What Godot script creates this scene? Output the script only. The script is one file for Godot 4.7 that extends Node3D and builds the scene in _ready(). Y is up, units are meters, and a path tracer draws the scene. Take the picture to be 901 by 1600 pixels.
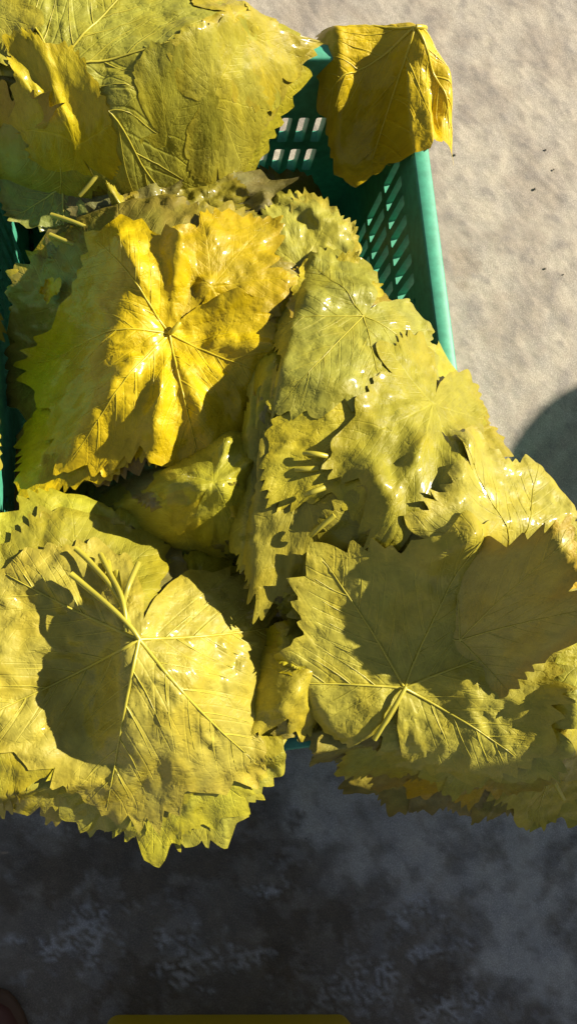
extends Node3D
# Brined vine leaves heaped in stacks in a green harvest crate on concrete, seen from above.

const CTRL := [
	[[-0.109, 0.355, -0.219], [-0.055, 0.365, -0.253], [0.005, 0.360, -0.220], [-0.003, 0.360, -0.290], [-0.050, 0.360, -0.322], [-0.147, 0.360, -0.308], [-0.181, 0.350, -0.242], [-0.151, 0.355, -0.249], [-0.187, 0.290, -0.200], [-0.145, 0.325, -0.206], [-0.112, 0.325, -0.189], [-0.122, 0.250, -0.175], [-0.047, 0.322, -0.185], [-0.039, 0.250, -0.173], [0.051, 0.230, -0.181], [0.029, 0.300, -0.203], [0.064, 0.315, -0.240], [0.100, 0.318, -0.273], [0.048, 0.342, -0.272], [0.072, 0.320, -0.324], [0.109, 0.290, -0.250]],
	[[0.189, 0.322, -0.285], [0.168, 0.312, -0.305], [0.135, 0.308, -0.311], [0.118, 0.304, -0.277], [0.151, 0.297, -0.276], [0.129, 0.262, -0.244], [0.152, 0.225, -0.224], [0.183, 0.228, -0.238], [0.184, 0.307, -0.178], [0.184, 0.308, -0.214], [0.186, 0.314, -0.252], [0.196, 0.235, -0.226], [0.184, 0.256, -0.247], [0.207, 0.307, -0.174], [0.221, 0.306, -0.221], [0.209, 0.318, -0.255], [0.181, 0.275, -0.267], [0.169, 0.265, -0.254], [0.230, 0.300, -0.293]],
	[[-0.120, 0.270, -0.181], [-0.165, 0.300, -0.202], [-0.163, 0.260, -0.188], [-0.101, 0.290, -0.193], [-0.067, 0.275, -0.155], [-0.011, 0.275, -0.177], [0.050, 0.305, -0.148], [0.079, 0.315, -0.125], [0.093, 0.315, -0.096], [0.051, 0.310, -0.106], [-0.097, 0.260, -0.140], [-0.168, 0.250, -0.135], [0.018, 0.280, -0.191], [0.048, 0.270, -0.190], [-0.017, 0.290, -0.112]],
	[[-0.043, 0.312, -0.031], [0.041, 0.334, -0.036], [0.049, 0.335, -0.067], [0.035, 0.318, -0.113], [-0.053, 0.328, -0.111], [-0.009, 0.335, -0.106], [-0.113, 0.268, -0.125], [-0.138, 0.250, -0.105], [-0.174, 0.232, -0.132], [-0.176, 0.222, -0.053], [-0.180, 0.222, 0.016], [-0.167, 0.272, 0.079], [-0.120, 0.285, 0.077], [-0.063, 0.305, 0.064], [0.016, 0.325, 0.017], [-0.054, 0.334, 0.020], [-0.132, 0.250, -0.042], [-0.105, 0.310, 0.031], [-0.145, 0.268, 0.040], [0.049, 0.325, -0.007], [-0.008, 0.335, -0.059], [-0.014, 0.328, 0.011], [-0.073, 0.342, -0.049], [-0.072, 0.338, -0.091], [-0.085, 0.336, -0.011], [-0.122, 0.258, -0.084]],
	[[-0.144, 0.220, 0.087], [-0.085, 0.235, 0.049], [-0.023, 0.356, 0.089], [0.012, 0.362, 0.071], [-0.048, 0.345, 0.117], [0.011, 0.325, 0.124], [-0.086, 0.300, 0.102], [-0.091, 0.250, 0.128], [-0.039, 0.265, 0.150], [0.031, 0.255, 0.162], [-0.168, 0.190, 0.046], [-0.216, 0.225, 0.059], [-0.189, 0.215, 0.105], [-0.226, 0.240, 0.115], [-0.057, 0.220, 0.036], [0.031, 0.270, 0.086], [0.001, 0.240, 0.027]],
	[[-0.083, 0.348, 0.200], [-0.145, 0.305, 0.113], [-0.121, 0.305, 0.107], [-0.193, 0.305, 0.133], [-0.185, 0.318, 0.191], [-0.189, 0.312, 0.237], [-0.202, 0.265, 0.305], [-0.139, 0.298, 0.216], [-0.164, 0.306, 0.264], [-0.100, 0.332, 0.269], [-0.094, 0.348, 0.223], [-0.128, 0.296, 0.256], [-0.037, 0.338, 0.253], [-0.006, 0.295, 0.301], [-0.090, 0.250, 0.373], [-0.192, 0.312, 0.285], [-0.151, 0.314, 0.288], [-0.100, 0.316, 0.290], [-0.039, 0.316, 0.289], [-0.158, 0.250, 0.344], [-0.043, 0.255, 0.369], [-0.127, 0.288, 0.303], [-0.079, 0.298, 0.310], [-0.011, 0.322, 0.200], [-0.044, 0.328, 0.182], [-0.089, 0.325, 0.154], [0.001, 0.305, 0.246], [-0.211, 0.300, 0.259], [-0.040, 0.295, 0.311], [-0.088, 0.285, 0.116], [0.013, 0.280, 0.151]],
	[[0.083, 0.325, -0.076], [0.029, 0.375, 0.027], [0.072, 0.382, 0.013], [0.121, 0.355, -0.014], [0.141, 0.358, 0.029], [0.183, 0.318, 0.020], [0.206, 0.312, 0.047], [0.082, 0.386, 0.081], [0.023, 0.372, 0.083], [0.027, 0.366, 0.144], [0.004, 0.348, 0.192], [0.077, 0.378, 0.145], [0.146, 0.388, 0.105], [0.133, 0.392, 0.160], [0.228, 0.325, 0.079], [0.236, 0.365, 0.150], [0.287, 0.300, 0.112], [0.259, 0.345, 0.188], [0.232, 0.362, 0.235], [0.188, 0.338, 0.206], [0.107, 0.325, 0.257], [0.048, 0.324, 0.245], [0.060, 0.345, 0.193], [0.074, 0.318, 0.294], [0.114, 0.322, 0.297], [0.143, 0.315, 0.326], [0.216, 0.330, 0.333], [0.194, 0.285, 0.362], [0.110, 0.235, 0.358], [0.263, 0.250, 0.403], [0.226, 0.360, 0.282], [0.169, 0.338, 0.268], [0.066, 0.250, 0.336], [0.155, 0.325, -0.045], [0.063, 0.350, -0.029], [0.091, 0.352, 0.206], [0.225, 0.345, 0.185]],
	[[0.018, 0.330, 0.193], [0.012, 0.338, 0.236], [0.036, 0.322, 0.263], [-0.006, 0.312, 0.279], [0.060, 0.260, 0.299], [-0.003, 0.275, 0.212], [0.044, 0.300, 0.181], [0.015, 0.250, 0.160], [0.066, 0.300, 0.219]],
	[[0.249, 0.050, -0.378], [0.136, 0.130, -0.217], [0.073, 0.180, -0.214], [-0.009, 0.220, -0.175], [-0.131, 0.160, -0.209], [-0.188, 0.100, -0.255], [-0.194, 0.120, 0.005], [-0.152, 0.150, 0.077], [-0.030, 0.210, 0.066], [0.015, 0.230, 0.187], [0.036, 0.220, 0.274], [-0.192, 0.120, -0.128], [0.160, 0.140, -0.139], [0.224, 0.080, -0.239], [0.209, 0.060, -0.331], [0.135, 0.100, -0.363], [0.221, 0.200, 0.052]],
	[[0.197, 0.255, 0.344], [0.272, 0.270, 0.352], [0.211, 0.235, 0.391], [0.256, 0.225, 0.408], [0.283, 0.245, 0.407], [0.337, 0.260, 0.362], [0.327, 0.240, 0.420], [0.349, 0.270, 0.250], [0.166, 0.240, 0.359], [0.290, 0.290, 0.243], [0.320, 0.270, 0.162], [0.092, 0.215, 0.354], [0.071, 0.220, 0.323], [0.030, 0.240, 0.298]],
	[[0.114, 0.342, 0.242], [0.142, 0.346, 0.252], [0.177, 0.388, 0.235], [0.191, 0.432, 0.213], [0.188, 0.462, 0.179], [0.181, 0.470, 0.153], [0.165, 0.432, 0.153], [0.137, 0.392, 0.162], [0.116, 0.351, 0.204], [0.154, 0.386, 0.201]],
	[[-0.193, 0.306, -0.300], [-0.176, 0.256, -0.300], [-0.235, 0.262, -0.300], [-0.193, 0.306, -0.200], [-0.176, 0.256, -0.200], [-0.235, 0.262, -0.200], [-0.193, 0.306, -0.100], [-0.176, 0.256, -0.100], [-0.235, 0.262, -0.100], [-0.193, 0.306, 0.000], [-0.176, 0.256, 0.000], [-0.235, 0.262, 0.000], [-0.193, 0.306, 0.100], [-0.176, 0.256, 0.100], [-0.235, 0.262, 0.100], [-0.193, 0.306, 0.200], [-0.176, 0.256, 0.200], [-0.235, 0.262, 0.200]],
]
const RIDGES := [
	[[-0.067, -0.194, 0.041, -0.265, 0.012, 0.016, 0.010], [-0.021, -0.194, 0.064, -0.247, 0.006, 0.012, 0.008], [0.006, -0.195, 0.046, -0.220, 0.006, 0.008, 0.008], [-0.147, -0.219, -0.108, -0.191, 0.012, 0.010, 0.008]],
	[[0.192, -0.291, 0.207, -0.184, 0.010, 0.012, 0.012], [0.189, -0.289, 0.154, -0.231, 0.006, 0.016, 0.014]],
	[],
	[],
	[[-0.011, 0.063, 0.022, 0.059, 0.012, 0.012, 0.010], [-0.055, 0.089, -0.019, 0.101, 0.010, 0.012, 0.010]],
	[[-0.088, 0.168, -0.100, 0.270, 0.012, 0.018, 0.012], [-0.072, 0.229, -0.055, 0.319, 0.004, 0.016, 0.010], [-0.155, 0.147, -0.110, 0.180, 0.006, 0.008, 0.008], [-0.182, 0.206, -0.121, 0.198, 0.006, 0.010, 0.008], [-0.192, 0.275, -0.150, 0.253, 0.006, 0.012, 0.012]],
	[[0.120, 0.160, 0.139, 0.156, 0.018, 0.012, 0.012], [0.139, 0.154, 0.249, 0.147, 0.010, 0.016, 0.014], [0.146, 0.256, 0.237, 0.219, 0.010, 0.012, 0.010], [0.156, 0.086, 0.139, 0.114, 0.014, 0.012, 0.010], [0.185, 0.075, 0.240, 0.131, 0.006, 0.012, 0.010], [0.085, 0.100, 0.094, 0.147, 0.010, 0.010, 0.010], [0.120, 0.084, 0.108, 0.131, 0.008, 0.012, 0.010], [0.051, 0.128, 0.079, 0.113, 0.010, 0.012, 0.010], [0.029, 0.022, 0.069, 0.037, 0.006, 0.012, 0.012], [0.154, 0.271, 0.211, 0.271, 0.008, 0.012, 0.012], [0.216, 0.272, 0.217, 0.347, 0.014, 0.014, 0.012], [0.065, -0.042, 0.108, -0.047, 0.012, 0.014, 0.012]],
	[[0.051, 0.226, 0.011, 0.260, 0.006, 0.010, 0.010]],
	[],
	[],
	[],
	[],
]
const EDGES := [
	[[0.049, -0.999, 0.2775], [0.701, 0.713, -0.1235], [-0.002, 1.000, -0.1833], [-0.349, 0.937, -0.1333]],
	[[-0.994, 0.106, -0.1596], [0.021, -1.000, 0.3073], [0.800, -0.600, 0.3343], [0.985, 0.171, 0.1728]],
	[],
	[[0.997, 0.080, 0.0534], [0.900, 0.436, 0.0360], [0.078, -0.997, 0.1446], [-1.000, -0.010, 0.1813]],
	[],
	[[0.323, -0.946, -0.1283], [0.989, 0.145, 0.0571]],
	[[-0.921, -0.390, -0.0292], [-0.991, -0.135, -0.0223], [-0.877, 0.481, 0.0992], [0.112, -0.994, 0.1156], [0.822, -0.570, 0.1574], [0.942, -0.334, 0.1904], [-0.351, 0.936, 0.2977]],
	[],
	[],
	[],
	[[-0.149, -0.989, -0.1716]],
	[[1.000, -0.000, -0.1944]],
]
const CRUMPLE := [0.0015, 0.001, 0.0025, 0.0012, 0.003, 0.0015, 0.0012, 0.002, 0.006, 0.0015, 0.001, 0.001]
# surface, junction x z, tip x z, width, layer, colour, curl, folds, petiole points, label, group
const LEAVES := [
	[0, -0.109, -0.219, 0.049, -0.234, 0.72, 13, "pale", 0.002, [], [[-0.109, 0.002, -0.218], [-0.115, 0.003, -0.221], [-0.124, 0.004, -0.223]], "hero:0.7", "large pale wet leaf topping the top-left stack, veins fanning from its left side", ""],
	[0, -0.193, -0.274, -0.123, -0.245, 1.0, 15, "bright", 0.004, [], [], "vine_leaf", "shiny wet leaf at the picture's top-left corner, overlapping the large pale leaf", ""],
	[0, -0.102, -0.185, -0.139, -0.237, 0.62, 16, "gold2", 0.006, [[20, 0.007, 14], [-40, 0.006, 16]], [], "vine_leaf", "golden torn leaf folded upright at the left edge of the top-left stack", ""],
	[0, -0.188, -0.185, -0.116, -0.193, 0.55, 15, "gold", 0.008, [[10, 0.01, 14]], [], "vine_leaf", "golden leaf strip lying in the shade at the left edge below the top-left stack", ""],
	[0, -0.046, -0.244, 0.094, -0.271, 0.8, 11, "pale", 0.006, [], [], "vine_leaf", "pale leaf with ragged tip at the right end of the top-left stack", "leaves layered in the top-left stack"],
	[0, -0.069, -0.261, 0.085, -0.284, 0.8, 10, "bright", 0.006, [], [], "vine_leaf", "shiny leaf rim above the ragged right end of the top-left stack", "leaves layered in the top-left stack"],
	[0, -0.059, -0.215, 0.076, -0.231, 0.8, 9, "bright", 0.006, [], [], "vine_leaf", "bright leaf rim on the right side of the top-left stack, over the slots", "leaves layered in the top-left stack"],
	[0, -0.079, -0.206, 0.051, -0.201, 0.8, 8, "pale", 0.006, [], [], "vine_leaf", "pale leaf rim at the lower right of the top-left stack", "leaves layered in the top-left stack"],
	[0, -0.094, -0.208, 0.007, -0.180, 0.8, 7, "olive", 0.006, [], [], "vine_leaf", "olive leaf rim at the bottom middle of the top-left stack", "leaves layered in the top-left stack"],
	[0, -0.109, -0.206, -0.058, -0.170, 0.8, 6, "olive", 0.006, [], [], "vine_leaf", "olive leaf rim at the bottom left of the top-left stack, right of the gold leaf", "leaves layered in the top-left stack"],
	[0, -0.123, -0.211, -0.103, -0.176, 0.8, 5, "dull", 0.006, [], [], "vine_leaf", "dull leaf rim under the gold upright leaf of the top-left stack", "leaves layered in the top-left stack"],
	[0, -0.023, -0.292, 0.052, -0.281, 0.8, 9, "bright", 0.006, [], [], "vine_leaf", "bright leaf rim at the upper right of the top-left stack, against sunlit concrete", "leaves layered in the top-left stack"],
	[0, -0.046, -0.316, 0.020, -0.294, 0.8, 8, "pale", 0.006, [], [], "vine_leaf", "pale leaf rim cut by the picture's top edge on the top-left stack", "leaves layered in the top-left stack"],
	[0, -0.061, -0.201, 0.037, -0.188, 0.8, 4, "olive", 0.006, [], [], "vine_leaf", "olive leaf rim above the small golden scraps, low in the top-left stack", "leaves layered in the top-left stack"],
	[0, -0.045, -0.207, -0.010, -0.176, 0.8, 3, "olive", 0.006, [], [], "vine_leaf", "lowest olive leaf rim at the bottom of the top-left stack", "leaves layered in the top-left stack"],
	[0, -0.038, -0.226, 0.089, -0.251, 0.8, 6, "pale", 0.006, [], [], "vine_leaf", "pale leaf under the ragged right tip of the top-left stack", "leaves layered in the top-left stack"],
	[1, 0.189, -0.293, 0.150, -0.181, 1.1, 1, "ochre", 0.001, [], [[0.189, 0.002, -0.291], [0.198, 0.001, -0.294], [0.205, -0.004, -0.304]], "hero:0.9", "single yellow leaf draped over the back right corner of the green crate", ""],
	[2, -0.119, -0.180, -0.178, -0.208, 0.75, 4, "sage", 0.001, [], [[-0.119, 0.002, -0.179], [-0.108, 0.010, -0.183], [-0.094, 0.014, -0.188]], "hero:0.8", "smooth grey-green leaf with long stalk in the shade at the left, under the golden strip", ""],
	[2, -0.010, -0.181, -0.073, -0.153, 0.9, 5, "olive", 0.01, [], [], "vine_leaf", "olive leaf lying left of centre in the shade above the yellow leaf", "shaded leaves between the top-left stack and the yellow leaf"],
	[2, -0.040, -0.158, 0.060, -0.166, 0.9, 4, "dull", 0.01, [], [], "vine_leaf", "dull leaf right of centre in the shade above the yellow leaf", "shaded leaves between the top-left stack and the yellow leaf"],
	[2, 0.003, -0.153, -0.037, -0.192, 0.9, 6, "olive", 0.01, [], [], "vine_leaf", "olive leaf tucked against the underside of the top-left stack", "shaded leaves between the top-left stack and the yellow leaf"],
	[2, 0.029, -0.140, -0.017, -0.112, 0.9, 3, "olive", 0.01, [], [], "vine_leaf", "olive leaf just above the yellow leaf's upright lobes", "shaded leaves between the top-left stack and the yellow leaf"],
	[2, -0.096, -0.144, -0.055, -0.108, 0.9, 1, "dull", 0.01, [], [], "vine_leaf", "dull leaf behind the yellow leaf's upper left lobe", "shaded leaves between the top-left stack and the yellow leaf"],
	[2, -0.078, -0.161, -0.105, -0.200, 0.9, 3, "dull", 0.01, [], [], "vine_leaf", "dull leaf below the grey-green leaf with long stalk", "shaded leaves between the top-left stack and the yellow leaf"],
	[2, 0.070, -0.081, 0.056, -0.160, 0.7, 8, "pale", 0.008, [], [], "vine_leaf", "pale leaf tip standing between the yellow leaf and the slotted crate back", ""],
	[2, 0.085, -0.080, 0.081, -0.148, 0.8, 7, "pale", 0.006, [], [], "vine_leaf", "pale leaf with two pointed teeth beside the top of the right-hand stack", ""],
	[2, -0.061, -0.138, -0.081, -0.168, 0.5, 8, "pale", 0.014, [[0, 0.012, 20]], [], "vine_leaf", "small pale folded leaf catching sun above the yellow leaf", ""],
	[2, -0.075, -0.132, -0.105, -0.165, 0.8, 7, "dull", 0.006, [], [[-0.088, 0.012, -0.134], [-0.108, 0.018, -0.144], [-0.130, 0.016, -0.156]], "vine_leaf", "dull leaf with a long pale stalk reaching left above the yellow leaf", ""],
	[2, -0.070, -0.123, -0.095, -0.154, 0.8, 6, "dull", 0.006, [], [[-0.102, 0.012, -0.125], [-0.118, 0.016, -0.133], [-0.133, 0.014, -0.142]], "vine_leaf", "dull leaf with a short stalk reaching left above the yellow leaf", ""],
	[2, -0.051, -0.159, -0.022, -0.176, 0.8, 7, "dull", 0.006, [], [[-0.105, 0.012, -0.166], [-0.094, 0.016, -0.173], [-0.086, 0.014, -0.181]], "vine_leaf", "dull leaf whose stalk slants up towards the top-left stack", ""],
	[3, -0.043, -0.027, -0.129, 0.064, 1.05, 12, "yellow", 0.004, [[4, 0.008, 8], [-30, 0.013, 8], [-57, 0.011, 10], [38, 0.006, 12], [112, 0.016, 12], [150, 0.019, 10], [-160, 0.016, 11], [-118, 0.012, 9], [82, 0.005, 12]], [[-0.043, 0.002, -0.026], [-0.039, 0.006, -0.028], [-0.035, 0.006, -0.032]], "hero:0.6", "large bright yellow leaf with deep folds radiating from its centre", ""],
	[3, -0.012, -0.011, 0.057, -0.063, 1.1, 9, "gold2", 0.002, [], [], "vine_leaf", "smooth golden leaf along the right rim of the yellow leaf's stack", ""],
	[3, -0.020, -0.032, 0.047, 0.008, 1.0, 8, "gold2", 0.002, [], [], "vine_leaf", "golden leaf under the lower right of the folded yellow leaf", ""],
	[3, -0.008, -0.059, 0.050, -0.125, 0.8, 10, "gold2", 0.008, [], [], "vine_leaf", "golden leaf with an upright tip at the upper right of the yellow leaf", ""],
	[3, -0.068, -0.051, -0.176, -0.130, 1.0, 8, "dull", 0.006, [], [], "vine_leaf", "dull leaf rim at the left end of the yellow leaf's stack, near the crate wall", "leaves under the folded yellow leaf"],
	[3, -0.085, -0.024, -0.179, -0.037, 1.0, 7, "brown", 0.006, [], [], "vine_leaf", "brownish leaf rim at the left of the yellow leaf's stack, half-way down", "leaves under the folded yellow leaf"],
	[3, -0.079, -0.033, -0.161, -0.085, 1.0, 6, "dull", 0.006, [], [], "vine_leaf", "dull leaf rim in the shade on the left slope of the yellow leaf's stack", "leaves under the folded yellow leaf"],
	[3, -0.027, -0.012, 0.022, 0.032, 1.0, 9, "yellow", 0.006, [], [], "vine_leaf", "yellow leaf rim right of the folded yellow leaf's lower lobes", "leaves under the folded yellow leaf"],
	[3, -0.066, -0.070, -0.129, -0.149, 1.0, 5, "dull", 0.006, [], [], "vine_leaf", "dull leaf rim at the upper left of the yellow leaf's stack", "leaves under the folded yellow leaf"],
	[3, -0.031, -0.079, -0.059, -0.136, 1.0, 4, "olive", 0.006, [], [], "vine_leaf", "olive leaf rim just above the folded yellow leaf", "leaves under the folded yellow leaf"],
	[3, -0.033, -0.001, 0.004, 0.045, 1.0, 6, "ochre2", 0.006, [], [], "vine_leaf", "ochre leaf rim at the lower right of the yellow leaf's stack", "leaves under the folded yellow leaf"],
	[3, -0.098, -0.070, -0.160, -0.145, 1.0, 6, "olive", 0.006, [], [], "vine_leaf", "olive leaf rim at the top left corner of the yellow leaf's stack", "leaves under the folded yellow leaf"],
	[3, -0.022, -0.074, 0.035, -0.136, 1.0, 5, "olive", 0.006, [], [], "vine_leaf", "olive leaf rim at the top right corner of the yellow leaf's stack", "leaves under the folded yellow leaf"],
	[3, -0.093, 0.010, -0.179, 0.024, 1.0, 6, "brown", 0.006, [], [], "vine_leaf", "brownish leaf rim at the lower left of the yellow leaf's stack", "leaves under the folded yellow leaf"],
	[3, -0.103, 0.011, -0.169, 0.078, 0.7, 10, "yellow", 0.002, [], [], "vine_leaf", "bright yellow leaf lobe pointing down at the left, below the folded yellow leaf", ""],
	[3, -0.066, 0.019, -0.101, 0.067, 0.7, 11, "yellow", 0.006, [], [], "vine_leaf", "yellow leaf hanging over the dark gap below the folded yellow leaf", ""],
	[3, -0.053, 0.010, -0.056, 0.070, 0.8, 9, "yellow", 0.006, [], [], "vine_leaf", "yellow leaf tip under the lower edge of the folded yellow leaf", ""],
	[3, -0.134, -0.098, -0.141, -0.085, 0.7, 14, "yellow", 0.012, [], [], "vine_leaf", "tiny bright yellow curled scrap on the shaded left side of the yellow leaf", ""],
	[4, -0.023, 0.096, 0.030, 0.041, 0.7, 8, "bright", 0.014, [[30, 0.014, 14], [-30, 0.012, 14]], [], "vine_leaf", "crumpled leaf with rolled edges in the gap right of the yellow leaf's lower end", ""],
	[4, -0.025, 0.085, -0.051, 0.122, 0.95, 7, "bright", 0.01, [], [], "vine_leaf", "scalloped sunlit leaf in the middle of the gap between the stacks", ""],
	[4, -0.046, 0.120, -0.121, 0.104, 0.45, 6, "bright", 0.005, [], [], "vine_leaf", "flat narrow leaf catching sun above the lower-left stack", ""],
	[4, 0.010, 0.161, -0.078, 0.098, 0.8, 3, "olive", 0.004, [], [], "hero", "broad shaded leaf at the bottom of the gap above the lower-left stack", ""],
	[4, 0.041, 0.044, 0.012, 0.111, 0.4, 9, "gold", 0.01, [], [], "vine_leaf", "narrow golden leaf hanging down the left side of the right-hand stack", ""],
	[4, -0.049, 0.075, -0.070, 0.025, 0.9, 6, "dull", 0.008, [], [], "vine_leaf", "small shaded leaf tucked under the folded yellow leaf", ""],
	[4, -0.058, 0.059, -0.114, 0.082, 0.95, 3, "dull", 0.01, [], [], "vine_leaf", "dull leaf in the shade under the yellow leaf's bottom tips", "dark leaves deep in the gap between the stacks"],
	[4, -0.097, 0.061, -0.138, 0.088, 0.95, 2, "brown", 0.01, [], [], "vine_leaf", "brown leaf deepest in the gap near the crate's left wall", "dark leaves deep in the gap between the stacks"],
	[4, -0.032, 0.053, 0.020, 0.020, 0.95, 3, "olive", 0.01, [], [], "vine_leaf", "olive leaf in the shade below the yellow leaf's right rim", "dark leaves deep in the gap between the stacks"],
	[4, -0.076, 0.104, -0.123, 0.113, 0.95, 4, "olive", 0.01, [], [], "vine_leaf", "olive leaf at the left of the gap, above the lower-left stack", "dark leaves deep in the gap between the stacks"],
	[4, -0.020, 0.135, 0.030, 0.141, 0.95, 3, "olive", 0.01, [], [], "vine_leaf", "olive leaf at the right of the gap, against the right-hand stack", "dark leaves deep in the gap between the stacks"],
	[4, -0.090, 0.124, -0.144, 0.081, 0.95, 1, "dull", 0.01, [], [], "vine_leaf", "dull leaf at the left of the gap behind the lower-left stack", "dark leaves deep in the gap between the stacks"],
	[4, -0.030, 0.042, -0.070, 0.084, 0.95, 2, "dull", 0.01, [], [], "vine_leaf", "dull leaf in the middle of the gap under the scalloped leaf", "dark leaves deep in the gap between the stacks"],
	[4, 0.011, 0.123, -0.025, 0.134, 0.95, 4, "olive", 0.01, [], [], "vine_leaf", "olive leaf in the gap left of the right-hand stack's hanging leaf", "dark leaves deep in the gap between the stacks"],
	[5, -0.083, 0.200, -0.122, 0.333, 1.08, 14.2, "pale", 0.003, [], [[-0.083, 0.002, 0.200], [-0.088, 0.005, 0.191], [-0.099, 0.010, 0.178], [-0.117, 0.016, 0.160], [-0.127, 0.018, 0.150]], "hero:0.9", "large pale leaf topping the lower-left stack, thick veins fanning from a stout stalk", ""],
	[5, -0.175, 0.223, -0.207, 0.316, 0.75, 12.6, "bright", 0.003, [], [], "vine_leaf", "shiny leaf at the left picture edge on the lower-left stack", ""],
	[5, -0.119, 0.175, -0.198, 0.123, 1.0, 12, "pale", 0.003, [], [[-0.089, 0.006, 0.189], [-0.096, 0.012, 0.168], [-0.112, 0.012, 0.145], [-0.124, 0.012, 0.131]], "vine_leaf", "crinkled leaf at the upper left of the lower-left stack", ""],
	[5, -0.113, 0.161, -0.147, 0.105, 0.9, 11, "pale", 0.003, [], [[-0.091, 0.006, 0.194], [-0.092, 0.014, 0.173], [-0.100, 0.016, 0.153], [-0.107, 0.012, 0.137]], "vine_leaf", "leaf with squared rim at the top left of the lower-left stack", ""],
	[5, -0.079, 0.174, -0.093, 0.112, 0.9, 9, "dull", 0.006, [], [[-0.092, 0.010, 0.175], [-0.087, 0.020, 0.162], [-0.080, 0.024, 0.147]], "vine_leaf", "grey-green shaded leaf behind the stalks of the lower-left stack", ""],
	[5, -0.044, 0.177, 0.013, 0.164, 0.8, 8, "bright", 0.004, [], [[-0.095, 0.008, 0.177], [-0.099, 0.016, 0.161], [-0.102, 0.012, 0.143]], "vine_leaf", "sunlit leaf behind the rolled leaf of the lower-left stack", ""],
	[5, -0.033, 0.212, 0.001, 0.253, 0.7, 10, "ochre2", 0.012, [], [], "vine_leaf", "golden-edged leaf at the right side of the lower-left stack", ""],
	[5, -0.079, 0.261, -0.090, 0.375, 0.85, 10, "bright", 0.004, [], [], "vine_leaf", "serrated leaf with the lowest tip of the lower-left stack", "leaves fringing the bottom of the lower-left stack"],
	[5, -0.107, 0.255, -0.140, 0.354, 0.85, 9, "pale", 0.004, [], [], "vine_leaf", "pale leaf tip left of the lowest tip on the lower-left stack", "leaves fringing the bottom of the lower-left stack"],
	[5, -0.056, 0.255, -0.046, 0.371, 0.85, 8, "pale", 0.004, [], [], "vine_leaf", "pale leaf tip right of the lowest tip on the lower-left stack", "leaves fringing the bottom of the lower-left stack"],
	[5, -0.045, 0.233, -0.003, 0.313, 0.85, 11, "bright", 0.004, [], [], "vine_leaf", "bright serrated leaf at the lower right of the lower-left stack", "leaves fringing the bottom of the lower-left stack"],
	[5, -0.126, 0.246, -0.194, 0.312, 0.85, 8, "bright", 0.004, [], [], "vine_leaf", "bright leaf at the bottom left corner of the lower-left stack", "leaves fringing the bottom of the lower-left stack"],
	[5, -0.094, 0.270, -0.114, 0.360, 0.85, 7, "bright", 0.004, [], [], "vine_leaf", "shiny leaf rim layered left of the lowest tip, lower-left stack", "leaves fringing the bottom of the lower-left stack"],
	[5, -0.068, 0.272, -0.066, 0.370, 0.85, 6, "bright", 0.004, [], [], "vine_leaf", "shiny leaf rim layered right of the lowest tip, lower-left stack", "leaves fringing the bottom of the lower-left stack"],
	[5, -0.122, 0.264, -0.165, 0.329, 0.85, 5, "bright", 0.004, [], [], "vine_leaf", "bright leaf rim between the corner and tips of the lower-left stack", "leaves fringing the bottom of the lower-left stack"],
	[5, -0.051, 0.260, -0.021, 0.343, 0.85, 6, "bright", 0.004, [], [], "vine_leaf", "bright leaf rim under the lower right of the lower-left stack", "leaves fringing the bottom of the lower-left stack"],
	[5, -0.039, 0.229, -0.003, 0.275, 0.85, 9, "pale", 0.004, [], [], "vine_leaf", "pale leaf rim on the right side of the lower-left stack, half-way down", "leaves fringing the bottom of the lower-left stack"],
	[5, -0.073, 0.248, -0.099, 0.343, 0.85, 11, "pale", 0.004, [], [], "vine_leaf", "pale leaf rim just under the large veined leaf's tip, lower-left stack", "leaves fringing the bottom of the lower-left stack"],
	[5, -0.138, 0.177, -0.199, 0.190, 0.9, 10, "pale", 0.004, [], [[-0.092, 0.006, 0.182], [-0.094, 0.012, 0.166], [-0.096, 0.010, 0.151]], "vine_leaf", "crinkled leaf at the left picture edge under the shiny leaf", ""],
	[6, 0.105, 0.257, 0.153, 0.142, 1.08, 37, "pale", 0.001, [], [[0.105, 0.002, 0.256], [0.094, 0.004, 0.270], [0.080, 0.004, 0.292]], "hero:0.7", "large shaded leaf with stalk pointing down-left at the bottom of right-hand stack", ""],
	[10, 0.146, 0.226, 0.193, 0.153, 0.72, 4, "tipbrown", 0.003, [], [], "hero:0.4", "upturned leaf with golden edge at the right, its shaded face beside the large shaded leaf", ""],
	[6, 0.156, 0.252, 0.232, 0.250, 0.9, 31, "pale", 0.003, [], [], "vine_leaf", "crinkled leaf right of the large shaded leaf, below the upturned one", ""],
	[6, 0.154, 0.266, 0.218, 0.343, 0.9, 32, "pale", 0.01, [], [], "vine_leaf", "leaf at the lower right corner of the right-hand stack, jagged rim raised", ""],
	[6, 0.123, 0.266, 0.155, 0.338, 0.8, 31, "pale", 0.003, [], [], "vine_leaf", "leaf with a hanging pale tip below the large shaded leaf", ""],
	[6, 0.192, 0.231, 0.230, 0.298, 0.7, 30, "bright", 0.003, [], [], "vine_leaf", "sunlit leaf down the right rim of the right-hand stack", ""],
	[6, 0.102, -0.023, 0.024, 0.051, 0.85, 31, "pale", 0.003, [], [], "hero:0.3", "broad matt pale leaf covering the top of the right-hand stack, folded over its left edge", ""],
	[6, 0.087, 0.058, 0.014, 0.112, 0.85, 30, "bright", 0.003, [], [[0.040, 0.004, 0.084], [0.047, 0.007, 0.086], [0.055, 0.004, 0.088]], "vine_leaf", "very wet shiny leaf on the left side of the right-hand stack with short stalks", ""],
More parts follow.
